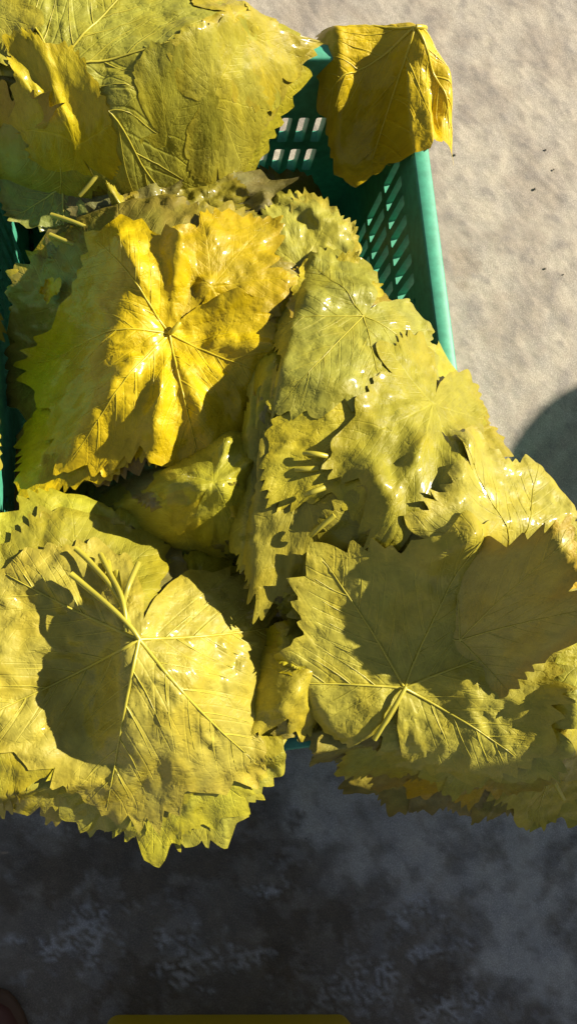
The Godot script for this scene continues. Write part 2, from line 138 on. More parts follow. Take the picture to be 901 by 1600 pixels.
	[6, 0.039, 0.104, 0.001, 0.196, 0.5, 29, "bright", 0.004, [], [[0.040, 0.005, 0.141], [0.045, 0.009, 0.137], [0.055, 0.006, 0.130]], "vine_leaf", "long leaf hanging down the left edge of the right-hand stack", ""],
	[6, 0.087, 0.123, 0.031, 0.174, 0.8, 27, "bright", 0.006, [], [[0.034, 0.004, 0.094], [0.041, 0.007, 0.095], [0.049, 0.004, 0.095]], "vine_leaf", "wet leaf low on the left of the right-hand stack, above the hollow", ""],
	[6, 0.144, 0.051, 0.083, 0.154, 0.62, 32, "pale", 0.005, [[6, 0.005, 9]], [[0.038, 0.004, 0.113], [0.043, 0.007, 0.112], [0.051, 0.004, 0.110]], "vine_leaf", "long wet leaf with a crease across the middle of the right-hand stack", ""],
	[6, 0.185, 0.172, 0.149, 0.081, 0.95, 35, "pale", 0.006, [], [], "hero:0.35", "broad leaf with raised tip at the peak of the right-hand stack", ""],
	[6, 0.103, 0.170, 0.043, 0.245, 0.9, 30, "bright", 0.003, [], [], "vine_leaf", "shiny sunlit leaf left of the large shaded leaf", ""],
	[6, 0.094, -0.033, 0.060, -0.084, 0.9, 26, "ochre2", 0.01, [], [], "vine_leaf", "yellow curled leaf at the very top of the right-hand stack", ""],
	[6, 0.082, -0.047, 0.111, -0.089, 0.8, 27, "bright", 0.014, [], [], "vine_leaf", "shiny upturned leaf at the very top of the right-hand stack", ""],
	[6, 0.009, -0.005, 0.099, -0.059, 0.9, 5.4, "khaki", 0.0035, [], [], "vine_leaf", "khaki leaf shingled by the slotted wall at the stack's top, outermost", "leaves shingled down the right side of the right-hand stack"],
	[6, 0.033, 0.009, 0.123, -0.026, 0.9, 5.3, "pale", 0.0035, [], [], "vine_leaf", "pale leaf shingled beside the slotted crate wall, outermost", "leaves shingled down the right side of the right-hand stack"],
	[6, 0.082, 0.096, 0.146, 0.002, 0.9, 5.0, "pale", 0.0035, [], [], "vine_leaf", "pale leaf shingled where the slotted wall ends, outermost", "leaves shingled down the right side of the right-hand stack"],
	[6, 0.094, 0.095, 0.170, 0.031, 0.9, 5.2, "pale", 0.0035, [], [], "vine_leaf", "pale leaf shingled at the bare green rim, outermost", "leaves shingled down the right side of the right-hand stack"],
	[6, 0.091, 0.118, 0.201, 0.055, 0.9, 4.7, "ochre2", 0.0035, [], [], "vine_leaf", "ochre leaf shingled where the stack crosses the green rim, outermost", "leaves shingled down the right side of the right-hand stack"],
	[6, 0.119, 0.138, 0.225, 0.081, 0.9, 4.6, "ochre2", 0.0035, [], [], "vine_leaf", "ochre leaf shingled over the sunlit concrete below the rim, outermost", "leaves shingled down the right side of the right-hand stack"],
	[6, 0.122, 0.120, 0.233, 0.124, 0.9, 4.7, "pale", 0.0035, [], [], "vine_leaf", "pale leaf shingled beside the round shadow on concrete, outermost", "leaves shingled down the right side of the right-hand stack"],
	[6, 0.143, 0.191, 0.246, 0.164, 0.9, 5.2, "pale", 0.0035, [], [], "vine_leaf", "pale leaf shingled at the upturned brown-edged leaf, outermost", "leaves shingled down the right side of the right-hand stack"],
	[6, 0.156, 0.235, 0.251, 0.205, 0.9, 5.5, "pale", 0.0035, [], [], "vine_leaf", "pale leaf shingled lowest at the right picture edge, outermost", "leaves shingled down the right side of the right-hand stack"],
	[6, 0.062, 0.057, 0.101, -0.031, 0.9, 6.5, "pale", 0.0035, [], [], "vine_leaf", "pale leaf shingled by the slotted wall at the stack's top, second from outside", "leaves shingled down the right side of the right-hand stack"],
	[6, 0.038, 0.058, 0.122, -0.002, 0.9, 7.0, "khaki", 0.0035, [], [], "vine_leaf", "khaki leaf shingled beside the slotted crate wall, second from outside", "leaves shingled down the right side of the right-hand stack"],
	[6, 0.054, 0.041, 0.142, 0.026, 0.9, 6.9, "bright", 0.0035, [], [], "vine_leaf", "bright leaf shingled where the slotted wall ends, second from outside", "leaves shingled down the right side of the right-hand stack"],
	[6, 0.122, 0.143, 0.166, 0.058, 0.9, 6.7, "pale", 0.0035, [], [], "vine_leaf", "pale leaf shingled at the bare green rim, second from outside", "leaves shingled down the right side of the right-hand stack"],
	[6, 0.118, 0.151, 0.185, 0.086, 0.9, 6.9, "pale", 0.0035, [], [], "vine_leaf", "pale leaf shingled where the stack crosses the green rim, second from outside", "leaves shingled down the right side of the right-hand stack"],
	[6, 0.161, 0.190, 0.205, 0.113, 0.9, 6.4, "pale", 0.0035, [], [], "vine_leaf", "pale leaf shingled over the sunlit concrete below the rim, second from outside", "leaves shingled down the right side of the right-hand stack"],
	[6, 0.163, 0.226, 0.220, 0.152, 0.9, 6.6, "ochre2", 0.0035, [], [], "vine_leaf", "ochre leaf shingled beside the round shadow on concrete, second from outside", "leaves shingled down the right side of the right-hand stack"],
	[6, 0.145, 0.193, 0.234, 0.183, 0.9, 6.9, "ochre2", 0.0035, [], [], "vine_leaf", "ochre leaf shingled at the upturned brown-edged leaf, second from outside", "leaves shingled down the right side of the right-hand stack"],
	[6, 0.145, 0.187, 0.230, 0.225, 0.9, 6.8, "bright", 0.0035, [], [], "vine_leaf", "bright leaf shingled lowest at the right picture edge, second from outside", "leaves shingled down the right side of the right-hand stack"],
	[6, 0.045, 0.067, 0.080, -0.036, 0.9, 8.6, "olive", 0.0035, [], [], "vine_leaf", "olive leaf shingled by the slotted wall at the stack's top, third from outside", "leaves shingled down the right side of the right-hand stack"],
	[6, 0.051, 0.063, 0.098, -0.004, 0.9, 9.0, "pale", 0.0035, [], [], "vine_leaf", "pale leaf shingled beside the slotted crate wall, third from outside", "leaves shingled down the right side of the right-hand stack"],
	[6, 0.068, 0.091, 0.117, 0.023, 0.9, 8.4, "pale", 0.0035, [], [], "vine_leaf", "pale leaf shingled where the slotted wall ends, third from outside", "leaves shingled down the right side of the right-hand stack"],
	[6, 0.056, 0.091, 0.129, 0.054, 0.9, 9.0, "pale", 0.0035, [], [], "vine_leaf", "pale leaf shingled at the bare green rim, third from outside", "leaves shingled down the right side of the right-hand stack"],
	[6, 0.105, 0.158, 0.159, 0.088, 0.9, 8.5, "olive", 0.0035, [], [], "vine_leaf", "olive leaf shingled where the stack crosses the green rim, third from outside", "leaves shingled down the right side of the right-hand stack"],
	[6, 0.098, 0.128, 0.181, 0.101, 0.9, 8.4, "khaki", 0.0035, [], [], "vine_leaf", "khaki leaf shingled over the sunlit concrete below the rim, third from outside", "leaves shingled down the right side of the right-hand stack"],
	[6, 0.108, 0.141, 0.200, 0.137, 0.9, 8.4, "khaki", 0.0035, [], [], "vine_leaf", "khaki leaf shingled beside the round shadow on concrete, third from outside", "leaves shingled down the right side of the right-hand stack"],
	[6, 0.129, 0.164, 0.218, 0.173, 0.9, 8.7, "pale", 0.0035, [], [], "vine_leaf", "pale leaf shingled at the upturned brown-edged leaf, third from outside", "leaves shingled down the right side of the right-hand stack"],
	[6, 0.141, 0.171, 0.223, 0.203, 0.9, 8.6, "pale", 0.0035, [], [], "vine_leaf", "pale leaf shingled lowest at the right picture edge, third from outside", "leaves shingled down the right side of the right-hand stack"],
	[6, 0.041, 0.082, 0.075, -0.001, 0.9, 10.7, "pale", 0.0035, [], [], "vine_leaf", "pale leaf shingled by the slotted wall at the stack's top, fourth from outside", "leaves shingled down the right side of the right-hand stack"],
	[6, 0.049, 0.087, 0.094, 0.023, 0.9, 10.7, "pale", 0.0035, [], [], "vine_leaf", "pale leaf shingled beside the slotted crate wall, fourth from outside", "leaves shingled down the right side of the right-hand stack"],
	[6, 0.030, 0.080, 0.113, 0.043, 0.9, 10.4, "pale", 0.0035, [], [], "vine_leaf", "pale leaf shingled where the slotted wall ends, fourth from outside", "leaves shingled down the right side of the right-hand stack"],
	[6, 0.085, 0.143, 0.133, 0.088, 0.9, 10.7, "olive", 0.0035, [], [], "vine_leaf", "olive leaf shingled at the bare green rim, fourth from outside", "leaves shingled down the right side of the right-hand stack"],
	[6, 0.082, 0.139, 0.155, 0.107, 0.9, 11.0, "khaki", 0.0035, [], [], "vine_leaf", "khaki leaf shingled where the stack crosses the green rim, fourth from outside", "leaves shingled down the right side of the right-hand stack"],
	[6, 0.118, 0.174, 0.172, 0.128, 0.9, 10.8, "khaki", 0.0035, [], [], "vine_leaf", "khaki leaf shingled over the sunlit concrete below the rim, fourth from outside", "leaves shingled down the right side of the right-hand stack"],
	[6, 0.107, 0.170, 0.198, 0.161, 0.9, 10.9, "bright", 0.0035, [], [], "vine_leaf", "bright leaf shingled beside the round shadow on concrete, fourth from outside", "leaves shingled down the right side of the right-hand stack"],
	[6, 0.126, 0.208, 0.206, 0.182, 0.9, 11.1, "pale", 0.0035, [], [], "vine_leaf", "pale leaf shingled at the upturned brown-edged leaf, fourth from outside", "leaves shingled down the right side of the right-hand stack"],
	[6, 0.126, 0.197, 0.207, 0.223, 0.9, 10.7, "ochre2", 0.0035, [], [], "vine_leaf", "ochre leaf shingled lowest at the right picture edge, fourth from outside", "leaves shingled down the right side of the right-hand stack"],
	[6, 0.006, 0.067, 0.056, -0.009, 0.9, 12.4, "bright", 0.0035, [], [], "vine_leaf", "bright leaf shingled by the slotted wall at the stack's top, fifth from outside", "leaves shingled down the right side of the right-hand stack"],
	[6, 0.017, 0.087, 0.073, 0.019, 0.9, 12.9, "ochre2", 0.0035, [], [], "vine_leaf", "ochre leaf shingled beside the slotted crate wall, fifth from outside", "leaves shingled down the right side of the right-hand stack"],
	[6, 0.032, 0.096, 0.089, 0.043, 0.9, 12.4, "pale", 0.0035, [], [], "vine_leaf", "pale leaf shingled where the slotted wall ends, fifth from outside", "leaves shingled down the right side of the right-hand stack"],
	[6, 0.033, 0.069, 0.104, 0.066, 0.9, 13.0, "pale", 0.0035, [], [], "vine_leaf", "pale leaf shingled at the bare green rim, fifth from outside", "leaves shingled down the right side of the right-hand stack"],
	[6, 0.085, 0.148, 0.140, 0.106, 0.9, 12.5, "olive", 0.0035, [], [], "vine_leaf", "olive leaf shingled where the stack crosses the green rim, fifth from outside", "leaves shingled down the right side of the right-hand stack"],
	[6, 0.070, 0.141, 0.147, 0.117, 0.9, 12.5, "olive", 0.0035, [], [], "vine_leaf", "olive leaf shingled over the sunlit concrete below the rim, fifth from outside", "leaves shingled down the right side of the right-hand stack"],
	[6, 0.105, 0.207, 0.170, 0.149, 0.9, 13.1, "pale", 0.0035, [], [], "vine_leaf", "pale leaf shingled beside the round shadow on concrete, fifth from outside", "leaves shingled down the right side of the right-hand stack"],
	[6, 0.108, 0.192, 0.196, 0.180, 0.9, 12.3, "khaki", 0.0035, [], [], "vine_leaf", "khaki leaf shingled at the upturned brown-edged leaf, fifth from outside", "leaves shingled down the right side of the right-hand stack"],
	[6, 0.111, 0.152, 0.201, 0.203, 0.9, 13.1, "pale", 0.0035, [], [], "vine_leaf", "pale leaf shingled lowest at the right picture edge, fifth from outside", "leaves shingled down the right side of the right-hand stack"],
	[6, 0.023, 0.077, 0.060, 0.015, 0.9, 14.2, "pale", 0.0035, [], [], "vine_leaf", "pale leaf shingled by the slotted wall at the stack's top, sixth from outside", "leaves shingled down the right side of the right-hand stack"],
	[6, 0.025, 0.098, 0.074, 0.040, 0.9, 14.7, "pale", 0.0035, [], [], "vine_leaf", "pale leaf shingled beside the slotted crate wall, sixth from outside", "leaves shingled down the right side of the right-hand stack"],
	[6, 0.014, 0.053, 0.086, 0.057, 0.9, 14.0, "pale", 0.0035, [], [], "vine_leaf", "pale leaf shingled where the slotted wall ends, sixth from outside", "leaves shingled down the right side of the right-hand stack"],
	[6, 0.037, 0.142, 0.114, 0.107, 0.9, 14.7, "olive", 0.0035, [], [], "vine_leaf", "olive leaf shingled at the bare green rim, sixth from outside", "leaves shingled down the right side of the right-hand stack"],
	[6, 0.084, 0.160, 0.136, 0.122, 0.9, 14.1, "olive", 0.0035, [], [], "vine_leaf", "olive leaf shingled where the stack crosses the green rim, sixth from outside", "leaves shingled down the right side of the right-hand stack"],
	[6, 0.087, 0.201, 0.147, 0.140, 0.9, 14.4, "pale", 0.0035, [], [], "vine_leaf", "pale leaf shingled over the sunlit concrete below the rim, sixth from outside", "leaves shingled down the right side of the right-hand stack"],
	[6, 0.085, 0.194, 0.172, 0.171, 0.9, 14.4, "pale", 0.0035, [], [], "vine_leaf", "pale leaf shingled beside the round shadow on concrete, sixth from outside", "leaves shingled down the right side of the right-hand stack"],
	[6, 0.097, 0.180, 0.185, 0.181, 0.9, 14.2, "pale", 0.0035, [], [], "vine_leaf", "pale leaf shingled at the upturned brown-edged leaf, sixth from outside", "leaves shingled down the right side of the right-hand stack"],
	[6, 0.104, 0.174, 0.184, 0.220, 0.9, 14.0, "pale", 0.0035, [], [], "vine_leaf", "pale leaf shingled lowest at the right picture edge, sixth from outside", "leaves shingled down the right side of the right-hand stack"],
	[6, -0.027, 0.073, 0.039, 0.011, 0.9, 16.2, "olive", 0.0035, [], [], "vine_leaf", "olive leaf shingled by the slotted wall at the stack's top, seventh from outside", "leaves shingled down the right side of the right-hand stack"],
	[6, 0.016, 0.100, 0.057, 0.034, 0.9, 16.2, "khaki", 0.0035, [], [], "vine_leaf", "khaki leaf shingled beside the slotted crate wall, seventh from outside", "leaves shingled down the right side of the right-hand stack"],
	[6, -0.017, 0.059, 0.071, 0.055, 0.9, 16.5, "bright", 0.0035, [], [], "vine_leaf", "bright leaf shingled where the slotted wall ends, seventh from outside", "leaves shingled down the right side of the right-hand stack"],
	[6, 0.028, 0.127, 0.081, 0.078, 0.9, 15.9, "bright", 0.0035, [], [], "vine_leaf", "bright leaf shingled at the bare green rim, seventh from outside", "leaves shingled down the right side of the right-hand stack"],
	[6, 0.081, 0.181, 0.121, 0.125, 0.9, 16.0, "olive", 0.0035, [], [], "vine_leaf", "olive leaf shingled where the stack crosses the green rim, seventh from outside", "leaves shingled down the right side of the right-hand stack"],
	[6, 0.093, 0.191, 0.123, 0.130, 0.9, 16.0, "pale", 0.0035, [], [], "vine_leaf", "pale leaf shingled over the sunlit concrete below the rim, seventh from outside", "leaves shingled down the right side of the right-hand stack"],
	[6, 0.094, 0.210, 0.148, 0.158, 0.9, 16.8, "ochre2", 0.0035, [], [], "vine_leaf", "ochre leaf shingled beside the round shadow on concrete, seventh from outside", "leaves shingled down the right side of the right-hand stack"],
	[6, 0.084, 0.181, 0.172, 0.188, 0.9, 16.6, "bright", 0.0035, [], [], "vine_leaf", "bright leaf shingled at the upturned brown-edged leaf, seventh from outside", "leaves shingled down the right side of the right-hand stack"],
	[6, 0.081, 0.199, 0.173, 0.201, 0.9, 16.5, "olive", 0.0035, [], [], "vine_leaf", "olive leaf shingled lowest at the right picture edge, seventh from outside", "leaves shingled down the right side of the right-hand stack"],
	[6, 0.023, 0.125, 0.040, 0.037, 0.9, 17.9, "bright", 0.0035, [], [], "vine_leaf", "bright leaf shingled by the slotted wall at the stack's top, innermost", "leaves shingled down the right side of the right-hand stack"],
	[6, 0.013, 0.114, 0.056, 0.055, 0.9, 18.3, "pale", 0.0035, [], [], "vine_leaf", "pale leaf shingled beside the slotted crate wall, innermost", "leaves shingled down the right side of the right-hand stack"],
	[6, -0.015, 0.070, 0.066, 0.067, 0.9, 17.9, "pale", 0.0035, [], [], "vine_leaf", "pale leaf shingled where the slotted wall ends, innermost", "leaves shingled down the right side of the right-hand stack"],
	[6, 0.033, 0.147, 0.102, 0.122, 0.9, 18.7, "olive", 0.0035, [], [], "vine_leaf", "olive leaf shingled at the bare green rim, innermost", "leaves shingled down the right side of the right-hand stack"],
	[6, 0.053, 0.165, 0.119, 0.137, 0.9, 18.4, "khaki", 0.0035, [], [], "vine_leaf", "khaki leaf shingled where the stack crosses the green rim, innermost", "leaves shingled down the right side of the right-hand stack"],
	[6, 0.060, 0.191, 0.124, 0.152, 0.9, 18.7, "pale", 0.0035, [], [], "vine_leaf", "pale leaf shingled over the sunlit concrete below the rim, innermost", "leaves shingled down the right side of the right-hand stack"],
	[6, 0.065, 0.195, 0.148, 0.182, 0.9, 18.7, "pale", 0.0035, [], [], "vine_leaf", "pale leaf shingled beside the round shadow on concrete, innermost", "leaves shingled down the right side of the right-hand stack"],
	[6, 0.082, 0.150, 0.148, 0.180, 0.9, 18.5, "pale", 0.0035, [], [], "vine_leaf", "pale leaf shingled at the upturned brown-edged leaf, innermost", "leaves shingled down the right side of the right-hand stack"],
	[6, 0.067, 0.207, 0.157, 0.216, 0.9, 18.1, "pale", 0.0035, [], [], "vine_leaf", "pale leaf shingled lowest at the right picture edge, innermost", "leaves shingled down the right side of the right-hand stack"],
	[6, 0.099, -0.013, 0.050, -0.030, 0.85, 20, "pale", 0.006, [], [], "vine_leaf", "pale leaf edge at the top left of the right-hand stack", "leaves down the left side of the right-hand stack"],
	[6, 0.079, 0.033, 0.019, 0.045, 0.85, 22, "pale", 0.006, [], [], "vine_leaf", "pale leaf edge beside the yellow leaf's right rim, on the right-hand stack", "leaves down the left side of the right-hand stack"],
	[6, 0.084, 0.062, 0.018, 0.092, 0.85, 18, "bright", 0.006, [], [], "vine_leaf", "shiny leaf edge left of the short stalks on the right-hand stack", "leaves down the left side of the right-hand stack"],
	[6, 0.070, 0.108, 0.014, 0.138, 0.85, 20, "bright", 0.006, [], [], "vine_leaf", "shiny leaf edge below the short stalks on the right-hand stack", "leaves down the left side of the right-hand stack"],
	[6, 0.064, 0.134, 0.005, 0.164, 0.85, 16, "bright", 0.006, [], [], "vine_leaf", "shiny leaf edge by the hanging leaf's tip on the right-hand stack", "leaves down the left side of the right-hand stack"],
	[6, 0.068, 0.162, 0.034, 0.210, 0.85, 18, "bright", 0.006, [], [], "vine_leaf", "bright leaf edge above the yellow lobed leaf in the gap", "leaves down the left side of the right-hand stack"],
	[6, 0.095, 0.197, 0.046, 0.216, 0.85, 20, "bright", 0.006, [], [], "vine_leaf", "bright leaf edge at the lower left of the right-hand stack", "leaves down the left side of the right-hand stack"],
	[6, 0.093, 0.012, 0.021, 0.015, 0.85, 14, "olive", 0.006, [], [], "vine_leaf", "olive leaf edge lowest on the left side of the right-hand stack", "leaves down the left side of the right-hand stack"],
	[6, 0.114, 0.287, 0.069, 0.328, 0.9, 20, "tipbrown", 0.006, [], [], "vine_leaf", "brown-edged leaf at the bottom left corner of the right-hand stack", "leaves edging the bottom of the right-hand stack"],
	[6, 0.128, 0.293, 0.102, 0.353, 0.9, 16, "brown", 0.006, [], [], "vine_leaf", "brown leaf rim second from the left under the right-hand stack", "leaves edging the bottom of the right-hand stack"],
	[6, 0.151, 0.300, 0.136, 0.359, 0.9, 14, "gold", 0.006, [], [], "vine_leaf", "golden leaf rim under the middle of the right-hand stack's bottom edge", "leaves edging the bottom of the right-hand stack"],
	[6, 0.169, 0.302, 0.175, 0.372, 0.9, 18, "gold", 0.006, [], [], "vine_leaf", "golden leaf with the lowest tip under the right-hand stack", "leaves edging the bottom of the right-hand stack"],
	[6, 0.183, 0.308, 0.202, 0.358, 0.9, 22, "tipbrown", 0.006, [], [], "vine_leaf", "brown-edged leaf rim right of the lowest golden tip, right-hand stack", "leaves edging the bottom of the right-hand stack"],
	[6, 0.201, 0.295, 0.242, 0.348, 0.9, 20, "bright", 0.006, [], [], "vine_leaf", "bright leaf rim at the bottom right corner of the right-hand stack", "leaves edging the bottom of the right-hand stack"],
	[6, 0.120, 0.273, 0.076, 0.299, 0.9, 26, "olive", 0.006, [], [], "vine_leaf", "olive leaf just below the stalk of the large shaded leaf", "leaves edging the bottom of the right-hand stack"],
	[6, 0.138, 0.284, 0.122, 0.338, 0.9, 24, "olive", 0.006, [], [], "vine_leaf", "olive leaf between the large shaded leaf and the golden rims", "leaves edging the bottom of the right-hand stack"],
	[9, 0.245, 0.326, 0.243, 0.406, 0.85, 6, "bright", 0.002, [], [[0.240, 0.006, 0.341], [0.243, 0.012, 0.355], [0.256, 0.010, 0.375]], "hero", "low sunlit leaf sticking out beneath the lower right corner of right-hand stack", ""],
	[9, 0.266, 0.334, 0.282, 0.405, 0.9, 5, "bright", 0.002, [], [], "vine_leaf", "low leaf at the right picture edge beneath the right-hand stack", ""],
	[9, 0.245, 0.244, 0.282, 0.286, 0.7, 3, "gold", 0.004, [], [], "vine_leaf", "golden leaf tip poking out at the right picture edge, low on the stack", ""],
	[9, 0.256, 0.185, 0.296, 0.203, 0.5, 3, "gold", 0.004, [], [], "vine_leaf", "golden leaf tip poking out at the right picture edge, half-way up", ""],
	[9, 0.094, 0.290, 0.056, 0.326, 0.9, 3, "olive", 0.004, [], [], "vine_leaf", "dark leaf hanging over the crate's front rim left of brown-gold edges", ""],
	[6, 0.155, 0.049, 0.199, -0.014, 0.8, 21, "pale", 0.004, [], [], "vine_leaf", "leaf lying over the crate's right rim below the bare green stretch", ""],
	[7, 0.040, 0.220, 0.007, 0.205, 0.9, 8, "yellow", 0.006, [], [], "vine_leaf", "bright yellow deeply lobed leaf in the gap left of the right-hand stack", ""],
	[7, 0.043, 0.235, -0.010, 0.274, 0.75, 9, "bright", 0.005, [], [], "vine_leaf", "shiny leaf across the crate's front rim between the two lower stacks", ""],
	[7, 0.076, 0.262, 0.006, 0.285, 0.8, 6, "olive", 0.005, [], [], "vine_leaf", "shaded leaf hanging over crate's front rim between the two lower stacks", ""],
	[7, 0.035, 0.215, 0.013, 0.227, 0.8, 10, "bright", 0.01, [], [], "vine_leaf", "small leaf stacked on the yellow lobed leaf in the gap", ""],
	[7, 0.034, 0.163, 0.004, 0.200, 0.6, 5, "ochre2", 0.01, [], [], "vine_leaf", "ochre leaf in the deep gap above the yellow lobed leaf", ""],
	[7, 0.063, 0.177, 0.026, 0.209, 0.7, 11, "bright", 0.014, [], [], "vine_leaf", "small crumpled wet leaf above the yellow lobed leaf", ""],
	[7, -0.012, 0.274, 0.007, 0.312, 0.7, 4, "bright", 0.006, [], [], "vine_leaf", "small leaf end at the lower-left stack's right edge over the front rim", ""],
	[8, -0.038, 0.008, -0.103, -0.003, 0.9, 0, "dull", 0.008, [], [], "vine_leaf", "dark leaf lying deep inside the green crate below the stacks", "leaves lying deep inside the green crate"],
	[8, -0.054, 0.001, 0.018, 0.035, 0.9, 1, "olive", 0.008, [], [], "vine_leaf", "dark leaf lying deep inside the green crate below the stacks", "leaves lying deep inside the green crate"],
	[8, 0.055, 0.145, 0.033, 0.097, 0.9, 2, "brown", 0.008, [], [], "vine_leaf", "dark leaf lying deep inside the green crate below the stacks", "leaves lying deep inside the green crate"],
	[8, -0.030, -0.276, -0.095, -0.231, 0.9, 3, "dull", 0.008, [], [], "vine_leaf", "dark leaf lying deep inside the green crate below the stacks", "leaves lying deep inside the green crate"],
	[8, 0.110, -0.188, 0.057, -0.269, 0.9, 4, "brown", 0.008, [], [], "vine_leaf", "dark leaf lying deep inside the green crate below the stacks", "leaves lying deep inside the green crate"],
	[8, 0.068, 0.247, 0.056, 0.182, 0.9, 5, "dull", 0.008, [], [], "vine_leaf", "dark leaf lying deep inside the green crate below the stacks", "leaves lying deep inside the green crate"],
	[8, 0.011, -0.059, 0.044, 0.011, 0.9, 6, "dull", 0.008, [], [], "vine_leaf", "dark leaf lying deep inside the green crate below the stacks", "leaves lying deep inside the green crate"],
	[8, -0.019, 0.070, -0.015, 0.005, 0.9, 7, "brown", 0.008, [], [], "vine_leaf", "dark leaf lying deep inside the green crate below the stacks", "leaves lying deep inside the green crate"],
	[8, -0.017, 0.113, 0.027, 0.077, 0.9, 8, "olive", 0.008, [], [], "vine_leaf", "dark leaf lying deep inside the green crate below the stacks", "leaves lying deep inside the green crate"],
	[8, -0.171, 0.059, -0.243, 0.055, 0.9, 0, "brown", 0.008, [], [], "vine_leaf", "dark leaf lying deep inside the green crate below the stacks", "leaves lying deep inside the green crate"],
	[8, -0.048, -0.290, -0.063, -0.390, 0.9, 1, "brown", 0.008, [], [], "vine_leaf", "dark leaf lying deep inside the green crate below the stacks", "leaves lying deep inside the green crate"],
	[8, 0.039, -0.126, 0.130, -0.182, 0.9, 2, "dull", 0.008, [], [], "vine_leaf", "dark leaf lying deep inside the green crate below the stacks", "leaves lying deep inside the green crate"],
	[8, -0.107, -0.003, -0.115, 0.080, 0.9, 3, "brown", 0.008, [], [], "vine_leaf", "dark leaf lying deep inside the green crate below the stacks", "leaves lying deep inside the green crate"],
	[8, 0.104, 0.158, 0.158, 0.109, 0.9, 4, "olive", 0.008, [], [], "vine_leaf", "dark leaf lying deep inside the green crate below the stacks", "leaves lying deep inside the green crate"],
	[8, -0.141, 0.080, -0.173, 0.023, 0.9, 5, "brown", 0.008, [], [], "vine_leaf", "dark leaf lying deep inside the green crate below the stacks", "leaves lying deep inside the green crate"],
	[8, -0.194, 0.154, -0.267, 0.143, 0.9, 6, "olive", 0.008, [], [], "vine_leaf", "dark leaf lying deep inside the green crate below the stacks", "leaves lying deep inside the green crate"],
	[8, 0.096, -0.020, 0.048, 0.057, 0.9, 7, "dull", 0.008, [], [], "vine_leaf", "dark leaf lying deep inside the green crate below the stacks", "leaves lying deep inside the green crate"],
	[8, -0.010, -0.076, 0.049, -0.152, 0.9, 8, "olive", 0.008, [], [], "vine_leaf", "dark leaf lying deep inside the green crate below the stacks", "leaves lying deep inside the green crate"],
	[9, 0.136, 0.329, 0.080, 0.353, 0.9, 0, "brown", 0.003, [], [], "vine_leaf", "brown leaf underneath at the bottom left, right-hand stack, against the concrete", "leaves edging the bottom of the right-hand stack"],
	[9, 0.177, 0.337, 0.139, 0.381, 0.9, 0, "brown", 0.003, [], [], "vine_leaf", "brown leaf underneath at the bottom middle, right-hand stack, against the concrete", "leaves edging the bottom of the right-hand stack"],
	[9, 0.219, 0.346, 0.189, 0.395, 0.9, 0, "brown", 0.003, [], [], "vine_leaf", "brown leaf underneath behind the low sunlit leaf, right-hand stack", "leaves edging the bottom of the right-hand stack"],
	[9, 0.251, 0.350, 0.241, 0.392, 0.9, 0, "brown", 0.003, [], [], "vine_leaf", "brown leaf underneath at the far right, right-hand stack, against the concrete", "leaves edging the bottom of the right-hand stack"],
	[9, 0.104, 0.321, 0.070, 0.334, 0.9, 0, "brown", 0.003, [], [], "vine_leaf", "brown leaf underneath over the crate's front rim, right-hand stack", "leaves edging the bottom of the right-hand stack"],
	[9, 0.290, 0.309, 0.314, 0.418, 1.0, 4, "bright", 0.003, [], [], "vine_leaf", "low pale leaf cut by the picture's right edge, nearest the bottom", ""],
	[9, 0.321, 0.269, 0.344, 0.351, 1.0, 4, "bright", 0.003, [], [], "vine_leaf", "low pale leaf mostly past the picture's right edge under the stack's side", ""],
	[9, 0.326, 0.214, 0.350, 0.279, 1.0, 4, "bright", 0.003, [], [], "vine_leaf", "pale leaf past the picture's right edge, beside the upturned leaf", ""],
	[0, -0.196, -0.219, -0.127, -0.226, 1.0, 3, "dull", 0.002, [], [], "vine_leaf", "dull leaf at the left picture edge under the golden upright leaf", ""],
	[4, -0.228, 0.125, -0.181, 0.023, 0.8, 5, "brown", 0.003, [], [], "vine_leaf", "grey-brown leaf in the shade at the left picture edge, above the lower-left stack", ""],
	[4, -0.169, 0.129, -0.188, 0.046, 0.9, 4, "dull", 0.004, [], [], "vine_leaf", "dull leaf in the dark corner under the yellow leaf's lower left lobe", ""],
	[5, -0.104, 0.152, -0.196, 0.118, 0.9, 9, "pale", 0.003, [], [], "vine_leaf", "pale leaf rim at the upper left picture edge of the lower-left stack", ""],
	[6, 0.152, 0.073, 0.218, 0.019, 0.8, 19, "bright", 0.004, [], [], "vine_leaf", "shiny leaf over the crate's right rim, just below the first one", ""],
	[6, 0.139, 0.095, 0.219, 0.050, 0.7, 17, "gold2", 0.004, [], [], "vine_leaf", "golden leaf corner beside the crate's right rim, against sunlit concrete", ""],
	[0, 0.024, -0.254, 0.088, -0.259, 0.8, 14, "bright", 0.005, [], [], "vine_leaf", "crumpled shiny leaf end lying on the right part of the large pale top-left leaf", ""],
	[0, 0.006, -0.207, 0.062, -0.221, 0.8, 14.5, "pale", 0.006, [], [], "vine_leaf", "small pale leaf end lying on the lower right of the large pale top-left leaf", ""],
	[0, -0.031, -0.192, 0.018, -0.188, 0.9, 14, "pale", 0.007, [], [], "vine_leaf", "ragged pale leaf end at the bottom of the large pale top-left leaf", ""],
	[0, 0.051, -0.297, 0.044, -0.260, 0.9, 12, "bright", 0.006, [], [], "vine_leaf", "shiny leaf corner at the upper right of the top-left stack", ""],
	[11, -0.225, -0.208, -0.201, -0.111, 1.0, 2, "pale", 0.001, [], [], "vine_leaf", "pale leaf draped over the crate's left rim past the picture edge, beside the gold strips", ""],
	[11, -0.225, -0.096, -0.200, -0.001, 1.0, 2, "pale", 0.001, [], [], "vine_leaf", "pale leaf draped over the crate's left rim past the picture edge, beside the yellow leaf", ""],
